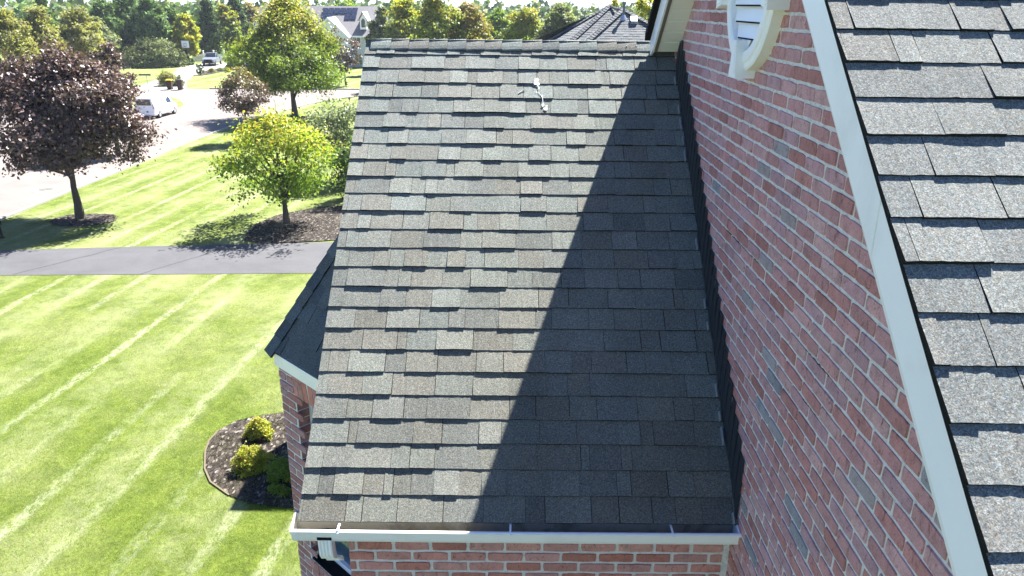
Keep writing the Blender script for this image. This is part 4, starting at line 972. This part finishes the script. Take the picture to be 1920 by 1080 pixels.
# bins
def bin_(x, y, lab, lid):
    t = thing('wheelie_bin', lab, 'bin', (x, y, G), R(10), 'bins by the neighbour driveway')
    mb = MB(); b0, b1 = [(-.22, -.24, .06), (.22, -.24, .06), (.22, .24, .06), (-.22, .24, .06)], [(-.30, -.34, 1.02), (.30, -.34, 1.02), (.30, .34, 1.02), (-.30, .34, 1.02)]
    mb.faces(b0+b1, [(0, 1, 2, 3), (4, 5, 6, 7), (0, 1, 5, 4), (1, 2, 6, 5), (2, 3, 7, 6), (3, 0, 4, 7)], (.055, .028, .02)); mb.build('body', M['any'], t)
    mb = MB(); mb.prism([(-.34, -.39, 1.02), (.34, -.39, 1.02), (.34, .40, 1.02), (-.34, .40, 1.02)], (0, 0, .05), lid); mb.prism([(-.28, -.3, 1.07), (.28, -.3, 1.07), (.28, .34, 1.07), (-.28, .34, 1.07)], (0, 0, .05), lid); mb.build('lid', M['any'], t)
    for s_ in (-.24, .24): mb = MB(); mb.tube([(s_-.03, .30, .12), (s_+.03, .30, .12)], .12, 12); mb.build('wheel', M['rubber'], t)
    return t
x, y = px(319, 168); bin_(x, y, 'brown wheeled bin with a bright yellow lid at the kerb', (.75, .60, .02)); x, y = px(338.5, 168.5); bin_(x, y, 'brown wheeled bin with a dark lid, right of the yellow-lidded one', (.05, .03, .025))
# street sign, marker post, storm grate, lamp post
x, y = px(281, 186); sg = thing('street_sign', 'thin post with a flat grey cross blade on the island behind the white van', 'sign', (x, y, G), 0)
mb = MB(); mb.tube([(0, 0, 0), (0, 0, 2.35)], .035, 8); mb.build('post', M['galv'], sg); mb = MB(); mb.frame_box((0, 0, 2.42), (1, 0, 0), (0, 1, 0), (0, 0, 1), (-.75, .45), (-.02, .02), (-.09, .09)); mb.build('blade', M['trim_brown'], sg)
x, y = px(517, 208); mp = thing('marker_post', 'thin grey post on the verge under the tall egg-shaped tree', 'post', (x, y, G)); mb = MB(); mb.tube([(0, 0, 0), (0, 0, .95)], .03, 8); mb.build('post', M['galv'], mp); mb = MB(); mb.tube([(0, 0, .95), (0, 0, 1.0)], [.045, .02], 8); mb.build('post_cap', M['galv'], mp)
x, y = px(4, 446); lp = thing('lamp_post', 'short black lamp post at the left edge of the photo beside the driveway', 'lamp', (x, y, G))
mb = MB(); mb.tube([(0, 0, 0), (0, 0, .08), (0, 0, .09), (0, 0, .55)], [.09, .09, .05, .04], 10); mb.build('post', M['rubber'], lp); mb = MB(); mb.tube([(0, 0, .55), (0, 0, .58), (0, 0, .72), (0, 0, .80)], [.05, .09, .10, .01], 8); mb.build('lamp_head', M['rubber'], lp)
x, y = px(86, 356); gr = thing('storm_drain', 'round storm drain cover set in the street by the near kerb', 'drain cover', (x, y, G+.012))
mb = MB(); mb.tube([(0, 0, 0), (0, 0, .012)], [.66, .64], 28); mb.build('drain_ring', M['kerb'], gr)
mb = MB()
for k in range(-4, 5): hw = math.sqrt(max(0, .38**2-(k*.085)**2)); mb.box(k*.085-.022, k*.085+.022, -hw, hw, .013, .016)
mb.build('drain_slots', M['dark'], gr)

# white house across the side street
HY = 118.8
def HX(u): return pxy(u, 60, HY)[0]
def HZ(v, u=640): return pxy(u, v, HY)[2]
hs = thing('white_house', 'large pale grey two-storey house with a white gable, solar panels and a dark roof', 'house', (HX(650), HY, G), world=True)
xl, xr, ze = HX(478), HX(709), HZ(67)
mb = MB(); mb.box(xl, xr, HY, HY+11, G, ze); wl = mb.build('wall', M['housewall'], hs)
def hroof(x0, x1, y0, y1, z0, z1, name, over=.4):
    mb = MB(); ym = (y0+y1)/2; mb.faces([(x0-over, y0-over, z0), (x1+over, y0-over, z0), (x1+over, ym, z1), (x0-over, ym, z1), (x0-over, y1+over, z0), (x1+over, y1+over, z0)], [(0, 1, 2, 3), (3, 2, 5, 4), (0, 3, 4), (1, 5, 2)], (.135, .13, .14)); return mb.build(name, M['any'], hs)
zr_ = pxy(650, 11.5, HY+5.5)[2]
hroof(xl, xr, HY, HY+11, ze, zr_, 'roof')
mb = MB(); mb.box(xl-.4, xr+.4, HY-.50, HY-.40, ze-.22, ze+.02); mb.build('gutter', M['housewhite'], hs)
# projecting gable bay with arch
g0, g1 = HX(588), HX(657); gm = HX(622); gy = HY-2.0; gz = HZ(34); gw0 = g0; 
mb = MB(); cxm = gm; aw = 1.75; ab = HZ(86); arc = [(cxm-aw*1.0+0, G+.1)] + [(cxm-aw*math.cos(a), ab+aw*math.sin(a)) for a in np.linspace(0, math.pi, 17)] + [(cxm+aw, G+.1)]
outer_r = [(g1, G), (g1, ze), (cxm, gz)]; outer_l = [(cxm, gz), (g0, ze), (g0, G)]
half = len(arc)//2
mb.poly([(x, gy, z) for x, z in [(cxm, gz), (g1, ze), (g1, G), (cxm+aw, G)] + arc[::-1][1:half+1]]); mb.poly([(x, gy, z) for x, z in arc[1:half+1][::-1] + [(cxm-aw, G), (g0, G), (g0, ze), (cxm, gz)]][::1])
mb.box(g0, g0+.3, gy+.004, HY, G, ze); mb.box(g1-.3, g1, gy+.004, HY, G, ze); mb.build('gable_wall', M['housewhite'], hs)
mb = MB(); pk = gz+.15
mb.faces([(g0-.35, gy-.35, ze-.25), (cxm, gy-.35, pk), (g1+.35, gy-.35, ze-.25), (g0-.35, HY+4.5, ze-.25), (cxm, HY+4.5, pk), (g1+.35, HY+4.5, ze-.25)], [(0, 1, 4, 3), (1, 2, 5, 4)], (.40, .39, .39)); mb.build('gable_roof', M['any'], hs)
mb = MB()
for a, b in (((g0-.35, ze-.25), (cxm, pk)), ((cxm, pk), (g1+.35, ze-.25))): mb.prism([(a[0], gy-.37, a[1]), (b[0], gy-.37, b[1]), (b[0], gy-.37, b[1]-.34), (a[0], gy-.37, a[1]-.34)], (0, .06, 0))
mb.build('gable_trim', M['housewhite'], hs)
mb = MB(); mb.poly([(x, HY-.05, z) for x, z in [(cxm-aw, HZ(97)), *[(cxm-aw*.8*math.cos(a), ab-.1+aw*.8*math.sin(a)) for a in np.linspace(0, math.pi, 13)], (cxm+aw*.8, HZ(97)), ]]); wa = mb.build('arched_window', M['glass'], hs)
mb = MB()
for dx_ in (-.5, .5): mb.box(cxm+dx_-.05, cxm+dx_+.05, HY-.10, HY-.06, HZ(97), ab+1.1)
mb.box(cxm-aw*.8, cxm+aw*.8, HY-.10, HY-.06, ab-.15, ab-.05); o = mb.build('window_bars', M['housewhite']); o.parent = wa; o.location = -hs.location + hs.location*0 if False else (0, 0, 0)
mb = MB(); mb.box(cxm-.9, cxm+.9, HY-.06, HY-.02, G+.2, HZ(104)); mb.build('front_door', M['trim_brown'], hs)
def hwin(x0, x1, z0, z1, nm='window', arch=False):
    mb = MB(); mb.box(x0, x1, HY-.08, HY-.02, z0, z1)
    if arch: c_ = (x0+x1)/2; r_ = (x1-x0)/2; mb.prism([(c_-r_*math.cos(a), HY-.08, z1+.002+r_*math.sin(a)) for a in np.linspace(0, math.pi, 11)], (0, .06, 0))
    f = mb.build(nm, M['housewhite'], hs)
    mb = MB(); m_ = .10; xm = (x0+x1)/2
    mb.box(x0+m_, xm-.04, HY-.10, HY-.085, z0+m_, z1-.02); mb.box(xm+.04, x1-m_, HY-.10, HY-.085, z0+m_, z1-.02)
    if arch: mb.prism([(xm-(r_-.12)*math.cos(a), HY-.10, z1+.02+(r_-.12)*math.sin(a)) for a in np.linspace(0, math.pi, 11)], (0, .015, 0))
    o = mb.build('pane', M['glass']); o.parent = f
hwin(HX(660), HX(676), HZ(82), HZ(69.5)); hwin(HX(683), HX(699), HZ(82), HZ(69.5)); hwin(HX(663.5), HX(677), HZ(122), HZ(106), arch=True)
# solar panels on the roof slope
sl_ = nz(np.array([0, 5.9, zr_-ze])); sn_ = np.array([0, -sl_[2], sl_[1]])
def RP(u_, v_):
    d = _F + (u_-960)/F_PX*_R - (v_-540)/F_PX*_U; o_ = np.array([0, HY-.4, ze]); k_ = o_@sn_+.08; t = (k_-CAM@sn_)/(d@sn_); return CAM+t*d
for c0 in range(6):
    for rr in range(2):
        if rr == 1 and c0 in (2, 3): continue
        ul = 605.5+c0*11.1; vt = 15+rr*11.2; P = [RP(ul-rr*2.2, vt), RP(ul+10.4-rr*2.2, vt), RP(ul+8.2-rr*2.2, vt+10.8), RP(ul-2.2-rr*2.2, vt+10.8)]
        mb = MB(); mb.prism(P, sn_*.05); mb.build('solar_panel', M['solar'], hs)
# dormer
d0, d1 = HX(674.5), HX(686.5); dm = (d0+d1)/2; dz0, dz1, dzp = HZ(55), HZ(36), HZ(26)
mb = MB(); mb.prism([(d0, HY+.6, dz0), (d1, HY+.6, dz0), (d1, HY+.6, dz1), (dm, HY+.6, dzp+.1), (d0, HY+.6, dz1)], (0, 3, 0)); dmr = mb.build('dormer', M['housewhite'], hs)
mb = MB(); mb.faces([(d0-.35, HY+.2, dz1-.25), (dm, HY+.2, dzp+.35), (d1+.35, HY+.2, dz1-.25), (d0-.35, HY+5, dz1-.25), (dm, HY+5, dzp+.35), (d1+.35, HY+5, dz1-.25)], [(0, 1, 4, 3), (1, 2, 5, 4)], (.5, .5, .5)); o = mb.build('dormer_roof', M['any']); o.parent = dmr
mb = MB(); mb.prism([(dm-.30, HY+.55, dz0+.3), (dm+.30, HY+.55, dz0+.3), (dm+.30, HY+.55, dz1-.2), (dm, HY+.55, dz1+.15), (dm-.30, HY+.55, dz1-.2)], (0, .03, 0)); o = mb.build('dormer_window', M['glass']); o.parent = dmr
# chimney-like white corner post and rear lower wing
mb = MB(); mb.box(HX(709), HX(714), HY+1, HY+2.2, G, HZ(8)); mb.build('chimney', M['vinyl'], hs)
mb = MB(); mb.box(xr+.02, HX(760), HY+2, HY+9, G, ze-.4); mb.build('side_wing', M['vinyl'], hs)
# white picket fence in swooping panels behind the cars
fa, fb_ = px(352, 119), px(452, 116); fa = np.array(fa)+np.array([0, 2.5]); fb_ = np.array(fb_)+np.array([0, 2.0])
fn = thing('picket_fence', 'white picket fence with dipping panels behind the pickup truck', 'fence', (*fa, G)); dv_ = fb_-fa; Lf = np.linalg.norm(dv_); du = dv_/Lf; npn = 5
for i in range(npn+1):
    p = du*Lf*i/npn; mb = MB(); mb.box(p[0]-.09, p[0]+.09, p[1]-.09, p[1]+.09, 0, 1.75); mb.prism([(p[0]-.13, p[1]-.13, 1.75), (p[0]+.13, p[1]-.13, 1.75), (p[0]+.13, p[1]+.13, 1.75), (p[0]-.13, p[1]+.13, 1.75)], (0, 0, .1)); mb.build('fence_post', M['housewhite'], fn)
for i in range(npn):
    mb = MB(); a_, b_ = Lf*i/npn+.1, Lf*(i+1)/npn-.1
    for s_ in np.arange(a_, b_, .125):
        f = (s_-a_)/(b_-a_); h = 1.42-.22*math.sin(math.pi*f); p = du*s_; mb.box(p[0]-.042, p[0]+.042, p[1]-.012, p[1]+.012, .08, h)
    for z in (.3, 1.0): mb.prism([(*(du*a_+np.array([0, .02])), z), (*(du*b_+np.array([0, .02])), z), (*(du*b_+np.array([0, .05])), z), (*(du*a_+np.array([0, .05])), z)], (0, 0, .08))
    mb.build('fence_panel', M['housewhite'], fn)

# neighbouring shingle roof just beyond the ridge
nh = thing('neighbour_house', 'neighbouring house seen as a grey hipped shingle roof with a vent pipe beyond the ridge', 'house', (3.0, 26.0, G), world=True)
rgn_ = np.random.default_rng(61); NCOL = [(.20, .205, .22), (.18, .185, .20), (.22, .22, .235), (.17, .175, .19)]
def face_roof(name, A, az, m, width, rows, clips):
    """roof plane through A, downhill direction azimuth az (math angle), slope m"""
    dn_ = np.array([math.cos(az), math.sin(az), -m]); dn_ = nz(dn_); uu_ = np.array([-math.sin(az), math.cos(az), 0.0]); n_ = nz(np.cross(uu_, dn_)); 
    if n_[2] < 0: n_ = -n_
    f = shingle_field(np.asarray(A)-uu_*width/2, uu_, dn_, n_, width, rows, rgn_, NCOL, hb=.008, ht=.013, wmin=.14, wmax=.3)
    return f.build(name, M['shingle'], nh, clip=clips)
PA = pxy(1143, 12, 25.0); PB = pxy(1168, 19, 24.3)
def vplane(A, ang): return (tuple(A), (-math.sin(ang), math.cos(ang), 0))     # keeps the clockwise side of the direction
def wedge(A, a0, a1): return [(tuple(A), (math.sin(a0), -math.cos(a0), 0)), (tuple(A), (-math.sin(a1), math.cos(a1), 0))]
mA = .62
face_roof('roof', PA, R(180+22.5), mA, 9, 34, wedge(PA, R(180), R(225)))
face_roof('roof', PA, R(180+67.5), mA, 9, 34, wedge(PA, R(225), R(270)))
face_roof('roof', PA, R(270+22.5), mA, 9, 34, wedge(PA, R(270), R(315)))
face_roof('roof', PA, R(90+45), mA, 9, 20, wedge(PA, R(90), R(180)))
mB = .68
face_roof('roof', PB, R(270), mB, 12, 34, wedge(PB, R(228), R(322)))
face_roof('roof', PB, R(0), mB, 12, 26, wedge(PB, R(-38), R(60)))
face_roof('roof', PB, R(182), mB, 9, 26, wedge(PB, R(130), R(228)))
def hipcaps(A, ang, m, n_):
    d = nz(np.array([math.cos(ang), math.sin(ang), -m])); q = nz(np.cross(d, (0, 0, 1))); up = nz(np.cross(q, d)); mb = MB()
    for k in range(n_):
        c = np.array(NCOL[rgn_.integers(4)])*rgn_.uniform(.85, 1.1); a = A+d*(.14*k); b = A+d*(.14*k+.16)
        P = [a-q*.13+up*.0, a+up*.055, a+q*.13+up*.0, b-q*.13+up*.015, b+up*.075, b+q*.13+up*.015, b-q*.13-up*.02, b+up*.03, b+q*.13-up*.02]
        mb.faces(P, [(0, 1, 4, 3), (1, 2, 5, 4)], tuple(c)); mb.faces(P, [(3, 4, 7, 6), (4, 5, 8, 7)], tuple(c*.25))
    mb.build('hip_cap', M['shingle'], nh)
c8 = math.cos(R(22.5))
for a in (180, 225): hipcaps(PA+np.array([0, 0, .02]), R(a), mA*c8, 26)
hipcaps(PB+np.array([0, 0, .02]), R(228), mB*math.cos(R(42)), 26); hipcaps(PB+np.array([0, 0, .02]), R(322), mB*math.cos(R(52)), 14)
mb = MB(); mb.tube([PA+np.array([0, 0, .03]), (PA+PB)/2+np.array([0, 0, -.02]), PB+np.array([0, 0, .03])], .06, 6, (.19, .19, .2)); mb.build('ridge_cap', M['shingle'], nh)
def onB(u_, v_, h=0.0):
    n_ = nz(np.array([0, -mB, 1.0])); d = _F + (u_-960)/F_PX*_R - (v_-540)/F_PX*_U; k_ = n_@PB+h; t = (k_-CAM@n_)/(d@n_); return CAM+t*d
p0 = onB(1169, 34); top = pxy(1170, 4, p0[1])
mb = MB(); mb.tube([p0-np.array([0, 0, .1]), np.array([p0[0], p0[1], top[2]])], .045, 12); mb.tube([np.array([p0[0], p0[1], top[2]-.05]), np.array([p0[0], p0[1], top[2]+.01])], .075, 12); vp_ = mb.build('vent_pipe', mat_plain('dull_lead', (.10, .12, .14), .6, .3), nh)
mb = MB(); mb.tube([p0-np.array([0, 0, .08]), p0+np.array([0, 0, .12])], [.16, .05], 12); o = mb.build('pipe_collar', M['galv']); o.parent = vp_
p1 = onB(1188, 40); mb = MB(); mb.frame_box(p1, (1, 0, 0), nz((0, -1, -mB)), nz((0, -mB, 1)), (-.12, .12), (-.14, .14), (0, .12)); mb.build('roof_vent', M['galv'], nh)
mb = MB()
for p_, r_, h_ in ((PA, 3.9, 0),): mb.prism([(p_[0]+3.4*math.cos(R(a)), p_[1]+3.4*math.sin(R(a)), G) for a in range(135, 360+136, 45)][:8], (0, 0, PA[2]-mA*3.6-G))
mb.build('wall', M['housewall'], nh)

# ------------------------------------------------------------------ air
def haze():
    m = bpy.data.materials.new('haze_air'); m.use_nodes = True; t = m.node_tree; t.nodes.remove(t.nodes['Principled BSDF'])
    v = t.nodes.new('ShaderNodeVolumePrincipled'); v.inputs['Color'].default_value = (.80, .88, 1.0, 1); v.inputs['Density'].default_value = HAZE
    v.inputs['Anisotropy'].default_value = .2
    t.links.new(v.outputs[0], t.nodes['Material Output'].inputs['Volume'])
    mb = MB(); mb.box(-7500, 7500, -7500, 7500, G-130, 12); o = mb.build('haze', m); o['kind'] = 'stuff'; o['label'] = 'pale blue haze in the air over the distant hills'
HAZE = 1.9e-4
haze()
